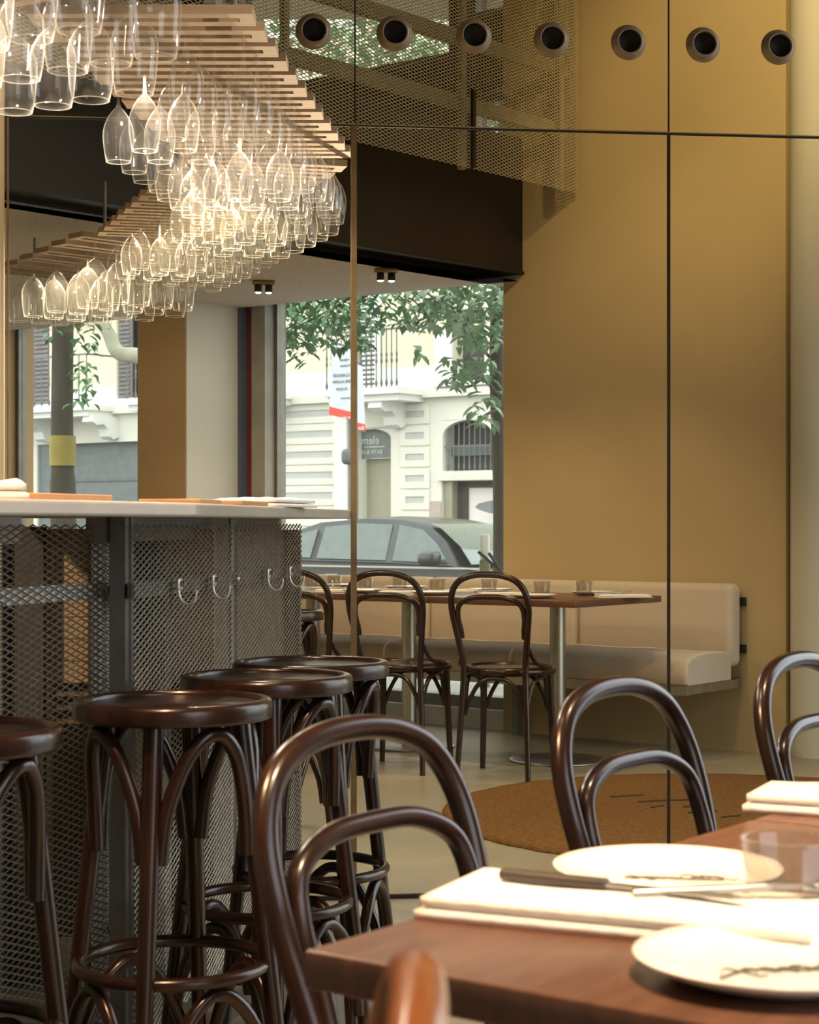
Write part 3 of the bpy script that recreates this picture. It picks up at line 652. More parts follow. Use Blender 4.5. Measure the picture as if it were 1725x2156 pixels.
for k in range(6):
    c = RA0 + RAD * (0.20 * k)
    if k < 4: add_slat(rack, (c.x, c.y), (RAX.x, RAX.y), 0.44)
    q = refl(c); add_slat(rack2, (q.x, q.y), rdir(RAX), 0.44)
    for j in range(5):
        p = c + RAX * (-0.190 + 0.100 * j + (0.05, 0.10, 0.04, 0, 0, 0)[k] + rnd.uniform(-0.006, 0.006))
        if k < 3 and (k or j < 4) : wine_a((p.x, p.y, ZR), rnd.uniform(0, 6), 'large wine glass in the %s row at the top left corner, %s' % (['back', 'middle', 'front'][k], LEFT[j]), 'large wine glasses in the %s row top left' % ['back', 'middle', 'front'][k])
        q = refl(p); wine_a((q.x, q.y, ZR), rnd.uniform(0, 6), 'reflected large wine glass beyond the panes over the left window, %s row, %s' % (['nearest', 'second', 'third', 'fourth', 'fifth', 'farthest'][k], LEFT[j]), 'large wine glasses over the left window, %s row' % ['nearest', 'second', 'third', 'fourth', 'fifth', 'farthest'][k])
def rod(root, p, z0, z1, r=0.006): MB().tube([(0, 0, z0 - ZR), (0, 0, z1 - ZR)], r, 8).build('hanger_rod', M['galv_dull'], root).location = (p[0] - root.location.x, p[1] - root.location.y, 0)
for (x, y) in ((-0.40, 3.76), (-0.36, 3.76), (-0.55, 4.9)): rod(rack, (x, y), ZR + 0.018, ZC)
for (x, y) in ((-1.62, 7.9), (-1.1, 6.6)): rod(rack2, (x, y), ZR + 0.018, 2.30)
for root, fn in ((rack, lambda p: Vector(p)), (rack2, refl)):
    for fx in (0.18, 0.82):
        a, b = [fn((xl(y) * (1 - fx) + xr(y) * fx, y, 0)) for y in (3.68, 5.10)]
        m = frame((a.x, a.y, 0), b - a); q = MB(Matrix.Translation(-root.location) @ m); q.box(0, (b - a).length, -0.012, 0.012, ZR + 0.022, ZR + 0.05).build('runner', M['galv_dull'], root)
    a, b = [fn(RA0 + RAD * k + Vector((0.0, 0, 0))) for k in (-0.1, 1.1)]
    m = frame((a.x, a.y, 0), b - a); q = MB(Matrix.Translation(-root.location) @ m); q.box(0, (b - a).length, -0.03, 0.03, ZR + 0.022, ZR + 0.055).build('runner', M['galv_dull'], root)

# little double spotlights
M['lamp'] = emit('lamp_lens', (1.0, 0.82, 0.58), 14)
def make_double():
    t = thing('double_spotlight', '', 'spotlight')
    MB().rbox(-0.055, 0.055, -0.02, 0.02, -0.022, 0.0, 0.004).build('bracket', M['brass'], t)
    for s in (-1, 1):
        c = MB(); c.lathe([(0.0001, -0.022), (0.018, -0.022), (0.019, -0.060), (0.017, -0.061), (0.0165, -0.052)], 16, Matrix.Translation((s * 0.027, 0, 0))); h = c.build('lamp_housing', M['black'], t)
        MB().lathe([(0.0001, -0.066), (0.010, -0.065), (0.0150, -0.0615), (0.0155, -0.0605)], 16, Matrix.Translation((s * 0.027, 0, 0))).build('lens', M['lamp'], h)
    return t
dbl = Placer(make_double)
p = P(813, 563, 8.85); dbl((p.x, p.y, 2.30), 0.2, 'small double spotlight on the soffit right of the brass edge', 'double spotlights')
p = P(555, 582, 9.3); dbl((p.x, p.y, 2.30), 0.2, 'small double spotlight on the soffit above the concrete pier', 'double spotlights')
p = P(172, 560, 8.8); dbl((p.x, p.y, 2.30), 0.2, 'small double spotlight on the soffit at the left, over hanging glasses', 'double spotlights')
dbl((-0.635, 4.60, 2.30), 0.1, 'small double spotlight among the slats of the near rack', 'double spotlights')
MB().box(-0.69, -0.58, 4.57, 4.63, 2.30, 2.33).build('lamp_track', M['plaster_white'], rack).location = -rack.location

# ---------------------------------------------------------------- tables
def make_table(lx, ly, pole=0.5):
    def mk():
        t = thing('pedestal_table', '', 'table')
        MB().rbox(0, lx, 0, ly, 0.708, 0.738, 0.0025, n=2).build('tabletop', M['table'], t)
        px, py = lx * pole, ly * 0.5
        MB().lathe([(0.036, 0.02), (0.036, 0.704)], 28, Matrix.Translation((px, py, 0))).build('pole', M['steel'], t)
        MB().lathe([(0.0001, 0.012), (0.036, 0.012), (0.205, 0.010), (0.217, 0.007), (0.219, 0.003), (0.217, 0.0), (0.0001, 0.0)], 48, Matrix.Translation((px, py, 0.001))).build('base', M['steel'], t)
        m = MB(); m.box(px - 0.16, px + 0.16, py - 0.16, py + 0.16, 0.702, 0.708); m.build('top_plate', M['steel_dark'], t)
        return t
    return mk
T0 = Vector((0.699, 7.73, 0)); ua = math.atan2(U.y, U.x)
# local x along U; y of that frame is -V, so build from the far edge
def far_table(k, pole, lab):
    o = make_table(0.77, 0.735, pole)(); q = T0 + U * (0.78 * k) + V * 0.735; o.location = q; o.rotation_euler = (0, 0, ua); tag(o, lab)
far_table(0, 0.42, 'dark wooden table at the far bench, right end, with steel pedestal')
far_table(1, 0.5, 'dark wooden table at the far bench, right of the brass edge')
far_table(2, 0.27, 'dark wooden table at the far bench, left, mostly hidden behind the bar')
va = math.atan2(VF.y, VF.x)
def near_table(a, lab):
    o = make_table(0.775, 0.735)(); q = ft(a, 0.735); o.location = q; o.rotation_euler = (0, 0, va); tag(o, lab)
# frame with x along VF: y points left of it, i.e. -BF
near_table(0.0, 'reddish wooden table with plates and napkin, nearest, lower right corner')
near_table(0.782, 'reddish wooden table behind the nearest one at the right edge')
ZTT = 0.7385
def make_plate():
    t = MB().lathe([(0.0001, 0.004), (0.062, 0.004), (0.072, 0.0065), (0.098, 0.0150), (0.1045, 0.0175), (0.1050, 0.0165), (0.100, 0.0125), (0.074, 0.002), (0.062, 0.0), (0.0001, 0.0)], 56).build('plate', M['porcelain'])
    return tag(t, '', 'plate')
plate = Placer(lambda: make_plate())
def make_tumbler():
    t = MB().lathe([(0.0001, 0.0), (0.031, 0.0), (0.033, 0.002), (0.0345, 0.015), (0.0405, 0.066), (0.0398, 0.0665), (0.0385, 0.064), (0.0325, 0.016), (0.0300, 0.013), (0.0001, 0.012)], 32).build('tumbler', M['tumbler'])
    return tag(t, '', 'glass')
tumbler = Placer(lambda: make_tumbler())
def make_fork():
    t = thing('fork', '', 'fork')
    MB().tube(smooth_path([(0, -0.09, 0.003), (0, -0.03, 0.004), (0, 0.03, 0.006), (0, 0.055, 0.005)], 4), [0.004] * 9 + [0.003] * 4, 8, flat=1.6).build('handle', M['steel'], t)
    b = MB(); b.rbox(-0.011, 0.011, 0.05, 0.066, 0.003, 0.006, 0.0014)
    for x in (-0.009, -0.003, 0.003, 0.009): b.tube([(x, 0.064, 0.0045), (x, 0.085, 0.006), (x, 0.098, 0.009)], 0.0016, 6)
    b.build('tines', M['steel'], t); return t
fork = Placer(make_fork)
def make_knife():
    t = thing('knife', '', 'knife')
    MB().rbox(-0.007, 0.007, -0.10, 0.0, 0.0, 0.009, 0.003).build('handle', mat('dark_handle', (0.05, 0.04, 0.035), None, 0.4), t)
    b = MB(); b.prism([(-0.006, 0), (0.006, 0), (0.009, 0.06), (0.006, 0.11), (-0.003, 0.125), (-0.006, 0.11)], 0.003, 0.0055); b.build('blade', M['steel'], t); return t
knife = Placer(make_knife)
def tpos(px, v):
    k = (px - CX) / F; u = ((T0.x + V.x * v) - k * (T0.y + V.y * v)) / (0.793 + k * 0.609); return T0 + U * u + V * v
for px, v, lab in ((1230, .475, 'short tumbler at the right end of the far tables'), (1141, .33, 'short tumbler behind the plate right of the right-hand far chair'),
                   (1030, .47, 'short tumbler seen inside the hoop of the right-hand far chair'), (921, .34, 'short tumbler on the far table left of the right-hand chair'),
                   (842, .47, 'short tumbler inside the hoop of the middle far chair'), (768, .34, 'short tumbler on the far table just right of the brass edge'),
                   (703, .47, 'short tumbler on the far table left of the brass edge'), (655, .36, 'short tumbler on the far table beside the bar end')):
    p = tpos(px, v); tumbler((p.x, p.y, ZTT), 0, lab, 'tumblers on the far tables')
for px, v, lab in ((1122, .14, 'white plate at the front of the far right table'), (1249, .6, 'white plate behind the rightmost tumbler of the far tables'), (1034, .6, 'white plate behind the right-hand far chair'),
                   (912, .14, 'white plate on the far table between the two chairs'), (855, .61, 'white plate at the back of the middle far table'), (768, .14, 'white plate on the far table right of the brass edge'),
                   (708, .62, 'white plate at the back of the left far table')):
    p = tpos(px, v); plate((p.x, p.y, ZTT), 0, lab, 'plates on the far tables')
for i, (px, v, rz, lab) in enumerate(((1312, .44, 0.1, 'folded white napkin at the right end of the far tables'), (1062, .33, 0.1, 'folded white napkin on the far table beside the front plate'), (955, .46, 0.1, 'folded white napkin left of the right-hand far chair hoop'),
                       (850, .20, 0.0, 'folded white napkin under the middle far chair hoop'), (715, .16, 0.0, 'folded white napkin on the far table left of the brass edge'))):
    p = tpos(px, v); cloth('napkin', lab, (p.x, p.y, ZTT), rz, 0.24, 0.12, 0.014, 'napkins on the far tables', 20 + i)
    fork((p.x - 0.05, p.y, ZTT + 0.015), R(-75) + rz, lab.replace('folded white napkin', 'steel fork on the napkin'), 'forks on the far tables')
# front table settings
p1, p2 = Vector((0.237, 1.68)), Vector((0.268, 1.335))
pl1 = plate((p1.x, p1.y, ZTT), 0, 'white plate with a grey drawing, beyond the napkin on the front table')
pl2 = plate((p2.x, p2.y, ZTT), 0, 'white plate at the lower right corner of the picture, on the front table')
def drawing(pl, seed, rz):
    """flat printed drawing in the well of the plate: a loose sprig of pen strokes"""
    r = random.Random(seed); b = MB()
    for i in range(7):
        a = -0.045 + 0.013 * i; pts = smooth_path([(a, r.uniform(-.012, .0), 0), (a + 0.012, r.uniform(0, .016), 0), (a + 0.024, r.uniform(-.012, .006), 0), (a + 0.032, r.uniform(-.014, .012), 0)], 5)
        b.tube([(p.x, p.y, 0.0043) for p in pts], 0.0014, 4, flat=0.3)
    b.tube([(p.x, p.y, 0.0043) for p in smooth_path([(-0.05, -0.010, 0), (-0.02, 0.006, 0), (0.01, -0.004, 0), (0.05, -0.012, 0)], 6)], 0.0018, 4)
    o = b.build('printed_drawing', M['ink'], pl); o.rotation_euler = (0, 0, rz)
drawing(pl1, 1, 0.05); drawing(pl2, 2, 0.3)
nc = ft(0.262, 0.150); na = math.atan2(BF.y, BF.x) + R(11)
cloth('napkin', 'long folded white napkin with cutlery on the front table', (nc.x, nc.y, ZTT), na, 0.335, 0.150, 0.022, None, 3)
q = Vector((nc.x, nc.y, ZTT + 0.0235)); dxy = Vector((math.cos(na), math.sin(na), 0)); dn = Vector((-dxy.y, dxy.x, 0))
k_ = q - dxy * 0.02 - dn * 0.005; knife((k_.x, k_.y, q.z), na - R(90) - R(4), 'table knife with dark handle on the front napkin')
k_ = q + dxy * 0.085 + dn * 0.022; fork((k_.x, k_.y, q.z), na - R(60), 'steel fork on the front napkin beside the knife')
g = Vector(((1662 - CX) / 2500, F / 2500, ZTT)); tumbler(g, 0, 'clear tumbler at the right of the front table, nearest'); 
g2 = g + VF * 0.10 + BF * 0.075; tumbler(g2, 0, 'clear tumbler behind the nearest one, cut by the right edge')
n2 = ft(0.93, 0.10); cloth('napkin', 'folded white napkin on the second table at the right edge', (n2.x, n2.y, ZTT), na, 0.30, 0.13, 0.024, None, 9)
k_ = n2 + dxy * 0.03; knife((k_.x, k_.y, ZTT + 0.0255), na - R(90), 'table knife on the napkin of the second table at the right edge')

# ---------------------------------------------------------------- banquette along the window wall
bq = thing('banquette', 'long beige upholstered bench with steel frame along the ochre wall and window', 'bench', W0, ua)
tb0, tb1 = -0.212, 3.30
def cushion(name, x0, x1, y0, y1, z0, z1, r):
    """upholstered block: rounded rim and a slightly crowned face"""
    b = MB(); b.rbox(x0, x1, y0, y1, z0, z1, r, n=5); return b.build(name, M['fabric'], bq)
def seat(x0, x1):
    prof = [(0.12, 0.345), (0.545, 0.345), (0.552, 0.352), (0.555, 0.40), (0.545, 0.445), (0.515, 0.468), (0.45, 0.480), (0.33, 0.484), (0.20, 0.480), (0.12, 0.472)]
    b = MB(); n = len(prof); xs2 = [x0, x0 + 0.004, x0 + 0.014, x0 + 0.03] + [x0 + (x1 - x0) * k / 12 for k in range(1, 12)] + [x1 - 0.03, x1 - 0.014, x1 - 0.004, x1]
    vs = []
    for i, x in enumerate(xs2):
        e = min(i, len(xs2) - 1 - i); s = (0.94, 0.972, 0.992, 1.0)[min(e, 3)]
        for y, z in prof: vs.append((x, 0.33 + (y - 0.33) * s, 0.345 + (z - 0.345) * s + 0.003 * math.sin(i * 2.1 + y * 9) * (e > 3) * (z > .44)))
    fs = [(i * n + j, (i + 1) * n + j, (i + 1) * n + (j + 1) % n, i * n + (j + 1) % n) for i in range(len(xs2) - 1) for j in range(n)]
    b.add(vs, fs, True); b.add(vs[:n], [tuple(range(n))]); b.add(vs[-n:], [tuple(reversed(range(n)))])
    return b.build('seat_cushion', M['fabric'], bq)
seat(tb0, 1.35); seat(1.354, tb1)
for a, b in ((tb0, 0.63), (0.634, 1.54), (1.544, 2.45), (2.454, tb1)): cushion('back_cushion', a, b, 0.02, 0.125, 0.40, 0.785, 0.035)
def bqb(x0, x1, y0, y1, z0, z1, name, m): MB().box(x0, x1, y0, y1, z0, z1).build(name, m, bq)
bqb(tb0 + 0.005, tb1, 0.515, 0.545, 0.300, 0.344, 'front_tube', M['steel'])
bqb(tb0 + 0.005, tb1, 0.02, 0.05, 0.300, 0.344, 'rear_tube', M['galv'])
for x in (tb0 + 0.005, 0.62, 1.5, 2.4, 3.2): bqb(x, x + 0.03, 0.05, 0.515, 0.302, 0.342, 'cross_tube', M['steel'])
for z in (0.46, 0.68): bqb(tb0 - 0.012, tb0 + 0.02, 0.002, 0.022, z, z + 0.04, 'wall_clip', M['black'])
for x in (1.0, 2.0): bqb(x, x + 0.03, 0.05, 0.10, 0.0, 0.300, 'leg', M['galv_dull'])
rg = MB(); n = 96; RR = 1.05
vs = []
for rr, z in ((0.0001, 0.014), (RR * 0.5, 0.0145), (RR * 0.97, 0.014), (RR, 0.010), (RR * 1.002, 0.002)):
    for k in range(n):
        a = 2 * math.pi * k / n; r_ = rr * (1 + (0.004 * math.sin(37 * a) + 0.003 * math.sin(61 * a)) * (rr > RR * 0.9)); vs.append((r_ * math.cos(a), r_ * math.sin(a), z))
rg.add(vs, [(i * n + k, i * n + (k + 1) % n, (i + 1) * n + (k + 1) % n, (i + 1) * n + k) for i in range(4) for k in range(n)], True)
rug = rg.build('round_rug', M['rug']); rug.location = (1.17, 6.68, 0); tag(rug, 'round brown rug on the concrete floor before the far bench', 'rug')
b = MB()
for (px0, px1, py) in ((1285, 1355, 1679), (1345, 1450, 1689), (1372, 1398, 1701), (1440, 1500, 1700), (1450, 1510, 1712), (1520, 1560, 1722)):
    z0, z1 = P(px0, py, F * (CH - .015) / (py - HY)), P(px1, py - 4, F * (CH - .015) / (py - 4 - HY))
    b.tube([(z0.x - 1.17, z0.y - 6.68, 0.0145), ((z0.x + z1.x) / 2 - 1.17, (z0.y + z1.y) / 2 - 6.675, 0.0145), (z1.x - 1.17, z1.y - 6.68, 0.0145)], 0.006, 5, flat=0.5)
b.build('worn_strokes', mat('rug_dark_strokes', (0.05, 0.03, 0.018), None, 1.0), rug)

# ---------------------------------------------------------------- the street outside
def ray_at(px, py, D):
    k = (px - CX) / F; O = W0 + V * D; d = O.dot(V) / (k * V.x + V.y); return P(px, py, d)
RZ = -0.34
gd = MB(); gd.m = MW
gd.box(-14, 22, -3.0, -0.25, -0.30, -0.02); gd.box(-14, 22, -0.25, -0.2, -0.3, 0.0)
o = gd.build('pavement', mat('grey_pavement', (0.40, 0.40, 0.39), (0.32, 0.32, 0.31), 0.8, scale=3)); struct(o); tag(o, 'grey stone pavement outside the window')
gd = MB(MW); gd.box(-30, 40, -15.2, -3.0, RZ - 0.1, RZ); o = gd.build('road', mat('asphalt', (0.16, 0.16, 0.165), (0.12, 0.12, 0.125), 0.85, scale=12)); struct(o); tag(o, 'grey street surface outside the window')
gd = MB(); gd.box(-60, 60, -40, 60, -0.62, -0.5); o = gd.build('ground', mat('ground', (0.2, 0.2, 0.2))); struct(o)

DF = 15.0
fo = W0 + V * DF; fo.z = 0; FD = -U; MF = frame(fo, FD)       # x to the right in the picture, y into the house
def fx(px): return (ray_at(px, HY, DF) - fo).dot(FD)
def fz(px, py): return ray_at(px, py, DF).z
house = thing('apartment_building', 'pale apartment building across the street with balconies, stone panels and shopfronts', 'building', fo, math.atan2(FD.y, FD.x))
def hb(name, m, x0, x1, z0, z1, y0, y1): return MB().box(min(x0, x1), max(x0, x1), y0, y1, min(z0, z1), max(z0, z1)).build(name, m, house)
M['h_cream'] = mat('cream_render', (0.80, 0.72, 0.55), (0.74, 0.66, 0.50), 0.9, scale=0.8)
M['h_pale'] = mat('pale_render', (0.78, 0.78, 0.77), (0.72, 0.72, 0.71), 0.9, scale=0.7)
M['h_stone'] = mat('pale_stone', (0.76, 0.74, 0.67), (0.68, 0.66, 0.60), 0.9, scale=1.4)
M['h_panel'] = mat('grey_stone_panel', (0.52, 0.53, 0.52), (0.46, 0.47, 0.46), 0.9, scale=2)
M['h_white'] = mat('white_stone_trim', (0.82, 0.82, 0.80), (0.76, 0.76, 0.74), 0.85, scale=2)
M['h_grey'] = mat('grey_sign_board', (0.16, 0.18, 0.18), (0.13, 0.15, 0.15), 0.6)
M['h_dark'] = mat('dark_opening', (0.05, 0.05, 0.05), (0.03, 0.03, 0.03), 0.7)
M['h_iron'] = mat('grey_ironwork', (0.14, 0.15, 0.16), (0.11, 0.12, 0.13), 0.5)
M['h_shut'] = mat('mauve_shutter', (0.22, 0.20, 0.21), (0.17, 0.155, 0.165), 0.7)
M['h_shop'] = mat('beige_shopfront', (0.34, 0.32, 0.24), (0.28, 0.27, 0.20), 0.5, scale=1)
M['h_garage'] = mat('grey_garage_door', (0.17, 0.19, 0.20), (0.13, 0.15, 0.16), 0.6)
Z_C = fz(650, 838)                        # string course over the ground floor
holes = {'shop': (fx(752), fx(823), RZ, fz(790, 903)), 'grille': (fx(932), fx(1037), fz(985, 991), fz(985, 884)), 'door': (fx(930), fx(1042), RZ, fz(985, 1012)),
         'balcony_door': (fx(752), fx(793), fz(770, 818), fz(770, 600)), 'window': (fx(955), fx(1020), fz(985, 805), fz(985, 650)),
         'garage': (fx(78), fx(300), RZ, fz(200, 932)), 'left_door': (fx(64), fx(104), fz(80, 852), fz(80, 655)), 'left_window': (fx(245), fx(300), fz(270, 838), fz(270, 640))}
X0, X1 = fx(-420), fx(1500)
def skin(name, m, z0, z1):
    b = MB(); hs = [h for h in holes.values() if h[3] > z0 and h[2] < z1]
    xs_ = sorted({X0, X1, *[h[0] for h in hs], *[h[1] for h in hs]}); zs = sorted({z0, z1, *[min(max(h[2], z0), z1) for h in hs], *[min(max(h[3], z0), z1) for h in hs]})
    for i in range(len(xs_) - 1):
        for j in range(len(zs) - 1):
            xm, zm = (xs_[i] + xs_[i + 1]) / 2, (zs[j] + zs[j + 1]) / 2
            if zs[j + 1] - zs[j] > 1e-4 and not any(h[0] < xm < h[1] and h[2] < zm < h[3] for h in hs): b.box(xs_[i], xs_[i + 1], 0, 0.35, zs[j], zs[j + 1])
    return b.build(name, m, house)
ZP = fz(900, 770)
skin('ground_floor_wall', M['h_stone'], RZ, Z_C); skin('lower_band', M['h_pale'], Z_C, ZP); skin('upper_wall', M['h_cream'], ZP, 9.0)
hb('string_course', M['h_stone'], X0, X1, Z_C - 0.10, Z_C + 0.02, -0.12, 0.0)
# openings
h = holes['shop']; hb('shopfront', M['h_shop'], h[0], h[1], RZ, fz(790, 964), 0.25, 0.3); sgn = hb('sign_board', M['h_grey'], h[0], h[1], fz(790, 964), h[3], 0.12, 0.2)
def spandrel(x0, x1, zs, zt, name='arch_infill'):
    b = MB(); c = (x0 + x1) / 2; w = (x1 - x0) / 2; rise = zt - zs
    for s in (-1, 1):
        pts = [(c + s * w, zt + 0.01), (c, zt + 0.01)] + [(c + s * w * math.sin(R(90) * k / 8), zs + rise * math.cos(R(90) * k / 8)) for k in range(9)]
        b.xprism(pts if s > 0 else pts[::-1], 0, 0.12)
    return b.build(name, M['h_stone'], house)
spandrel(h[0] - (h[1] - h[0]) * 0.55, h[1], fz(822, 922), fz(770, 902))
def lettering(txt, x, z, size, y, parent, mtl, rot=(R(90), 0, 0)):
    """raised letters; they read backwards, as the photograph shows them"""
    c = bpy.data.curves.new('lettering', 'FONT'); c.body = txt; c.size = size; c.extrude = 0.004; c.align_x = 'LEFT'
    c.materials.append(mtl); q_ = bpy.data.objects.new('lettering_curve', c); me_ = bpy.data.meshes.new_from_object(q_); bpy.data.objects.remove(q_); o = bpy.data.objects.new('lettering', me_); COL.objects.link(o); o.parent = parent; o.location = (x, y, z); o.rotation_euler = rot; o.scale = (-1, 1, 1); return o
M['letter'] = mat('pale_letters', (0.62, 0.64, 0.62), None, 0.6)
lettering('eleme', fx(790), fz(790, 934), 0.19, 0.112, sgn, M['letter'])
lettering('BATH & HOM', fx(797), fz(797, 955), 0.095, 0.112, sgn, M['letter'])
MB().box(fx(757), fx(800), 0.114, 0.12, fz(780, 941.0), fz(780, 939.5)).build('rule', M['letter'], sgn)
h = holes['grille']; hb('window_back', M['h_dark'], h[0], h[1], h[2], h[3], 0.3, 0.34); hb('inner_shelf', M['h_grey'], h[0], h[1], fz(985, 958), fz(985, 935), 0.22, 0.29)
spandrel(h[0], h[1], fz(985, 918), h[3])
for k in range(9):
    x = h[0] + (h[1] - h[0]) * (k + 0.7) / 9.4; c = abs((x - (h[0] + h[1]) / 2) / ((h[1] - h[0]) / 2)); zt = fz(985, 918) + (h[3] - fz(985, 918)) * math.sqrt(max(0, 1 - c * c))
    z0 = h[2]; b = MB(); b.tube([(x, 0.06, z0), (x, 0.06, zt)], 0.011, 6)
    zm = fz(985, 939); b.lathe([(0.011, zm - 0.09), (0.021, zm - 0.06), (0.011, zm - 0.03), (0.016, zm + 0.02), (0.011, zm + 0.06)], 8, Matrix.Translation((x, 0.06, 0)))
    b.lathe([(0.011, z0 + 0.02), (0.022, z0 + 0.06), (0.011, z0 + 0.12)], 8, Matrix.Translation((x, 0.06, 0))); b.build('grille_bar', M['h_iron'], house)
hb('grille_rail', M['h_iron'], h[0], h[1], fz(985, 939.5), fz(985, 937), 0.05, 0.07)
hb('lintel', M['h_stone'], fx(925), fx(1045), fz(985, 1011), fz(985, 992), -0.06, 0.0)
h = holes['door']; hb('door_frame', M['h_dark'], fx(948), fx(968), RZ, h[3], 0.2, 0.3); hb('door_head', M['h_dark'], fx(948), h[1], fz(985, 1026), h[3], 0.2, 0.3)
hb('door_reveal', M['h_shop'], h[0], fx(948), RZ, h[3], 0.05, 0.3); hb('shop_window', mat('pink_white_blind', (0.86, 0.80, 0.80), (0.84, 0.78, 0.78), 0.8), fx(968), h[1], RZ, fz(985, 1026), 0.24, 0.3)
b = MB(); b.xprism([(fx(1012), fz(1025, 1068)), (fx(1020), fz(1025, 1060)), (fx(1045), fz(1040, 1054)), (fx(1045), fz(1040, 1081)), (fx(1022), fz(1025, 1074))], -0.15, -0.05)
um = b.build('grey_awning', mat('grey_parasol_cloth', (0.22, 0.22, 0.25), None, 0.8), house)
h = holes['window']; hb('window_back', M['h_dark'], h[0], h[1], h[2], h[3], 0.25, 0.3)
hb('window_surround', M['h_white'], fx(918), fx(955), fz(935, 812), fz(935, 690), -0.05, 0.0); hb('window_ledge', M['h_white'], fx(918), fx(1050), fz(985, 812), fz(985, 803), -0.12, 0.0)
def shutter(hole, x0, x1, zt):
    h = holes[hole]; f = hb('shutter', M['h_shut'], x0, x1, h[2], zt, 0.06, 0.10); n = 22; zz = (zt - h[2]) / n
    s = M['h_pale'] if hole == 'balcony_door' else M['h_shut']
    for k in range(n):
        z = h[2] + zz * (k + 0.2); MB().box(x0 + (x1 - x0) * 0.12, x0 + (x1 - x0) * 0.88, 0.03, 0.06, z, z + zz * 0.5).build('slat', s, f)
hd = holes['balcony_door']; hb('door_back', M['h_dark'], hd[0], hd[1], hd[2], hd[3], 0.25, 0.3); shutter('balcony_door', hd[0], hd[1], hd[3])
hb('door_surround', M['h_white'], fx(793), fx(803), hd[2], hd[3], -0.05, 0.0)
hd = holes['left_door']; hb('door_back', M['h_dark'], hd[0], hd[1], hd[2], hd[3], 0.25, 0.3); shutter('left_door', hd[0], hd[1], hd[3])
hd = holes['left_window']; hb('window_back', M['h_dark'], hd[0], hd[1], hd[2], hd[3], 0.25, 0.3); shutter('left_window', hd[0], (hd[0] + hd[1]) / 2, hd[3])
h = holes['garage']; g_ = hb('garage_door', M['h_garage'], h[0], h[1], RZ, h[3], 0.2, 0.3)
MB().box(h[0], h[1], 0.17, 0.2, fz(230, 1012), fz(230, 1006)).build('rail', M['h_iron'], g_)
hb('garage_frame', M['h_garage'], h[0], fx(104), RZ, h[3], 0.05, 0.2)
# balconies: slab, corbels, railing of turned bars
def bxp(px): return (ray_at(px, HY, DF - 0.7) - fo).dot(FD)
def bzp(px, py): return ray_at(px, py, DF - 0.7).z
def balcony(x0, x1, zt, ztop, nb, corbels, dep=0.75):
    hb('balcony_slab', M['h_white'], x0, x1, zt - 0.10, zt, -dep, 0.0); hb('balcony_underslab', M['h_white'], x0 + 0.06, x1 - 0.06, zt - 0.20, zt - 0.10, -dep + 0.08, 0.0)
    for cx in corbels:
        w = 0.13; b = MB(); pts = [(0, zt - 0.20), (-0.62, zt - 0.20), (-0.64, zt - 0.30), (-0.52, zt - 0.36), (-0.36, zt - 0.34), (-0.26, zt - 0.42), (-0.22, zt - 0.55), (-0.12, zt - 0.60), (0, zt - 0.56)]
        vs = [(cx - w, y, z) for y, z in pts] + [(cx + w, y, z) for y, z in pts]; n = len(pts)
        b.add(vs, [tuple(range(n)), tuple(reversed(range(n, 2 * n)))] + [((i + 1) % n, i, n + i, n + (i + 1) % n) for i in range(n)]); b.build('corbel', M['h_white'], house)
    rl = hb('railing', M['h_iron'], x0 + 0.04, x1 - 0.04, ztop - 0.03, ztop, -dep + 0.03, -dep + 0.07)
    for k in range(nb):
        x = x0 + 0.06 + (x1 - x0 - 0.12) * k / (nb - 1); zm = (zt + ztop) / 2
        b = MB(); b.tube([(x, -dep + 0.05, zt), (x, -dep + 0.05, ztop - 0.02)], 0.011, 5)
        b.lathe([(0.011, zm - 0.09), (0.024, zm - 0.05), (0.012, zm), (0.022, zm + 0.05), (0.011, zm + 0.09)], 6, Matrix.Translation((x, -dep + 0.05, 0)))
        b.lathe([(0.011, zt + 0.02), (0.026, zt + 0.06), (0.011, zt + 0.13)], 6, Matrix.Translation((x, -dep + 0.05, 0))); b.build('baluster', M['h_iron'], rl)
    for x in (x0 + 0.05, x1 - 0.05): MB().box(x - 0.012, x + 0.012, -dep + 0.05, 0, ztop - 0.03, ztop).build('side_rail', M['h_iron'], rl)
balcony(bxp(682), bxp(842), bzp(765, 818), bzp(765, 695), 15, [bxp(783)])
balcony(bxp(-190), bxp(187), bzp(80, 857), bzp(80, 752), 26, [bxp(178), bxp(40)])
balcony(bxp(262), bxp(566), bzp(420, 832), bzp(420, 725), 16, [])
# raised stone panels, each with a frame
def stone_panels(pxa, pxb, rows):
    for ya, yb_ in rows:
        pm = (pxa + pxb) / 2; x0, x1, z0, z1 = fx(pxa), fx(pxb), fz(pm, yb_), fz(pm, ya); f = 0.10
        q = MB(); q.box(x0, x1, -0.03, 0, z0, z0 + f); q.box(x0, x1, -0.03, 0, z1 - f, z1); q.box(x0, x0 + f, -0.03, 0, z0 + f, z1 - f); q.box(x1 - f, x1, -0.03, 0, z0 + f, z1 - f)
        s = q.build('panel_frame', M['h_stone'], house); MB().box(x0 + f, x1 - f, -0.012, 0.0, z0 + f, z1 - f).build('stone_panel', M['h_panel'], s)
stone_panels(566, 712, [(852 + 43 * i, 892 + 43 * i) for i in range(8)])
stone_panels(845, 906, [(852 + 45 * i, 893 + 45 * i) for i in range(6)])
hb('stone_pilaster', M['h_white'], fx(712), fx(738), RZ, Z_C - 0.1, -0.10, 0.0)
hb('pink_plinth', mat('pink_stone', (0.50, 0.40, 0.37), None, 0.9), fx(906), fx(930), RZ, fz(920, 1055), -0.02, 0.0)

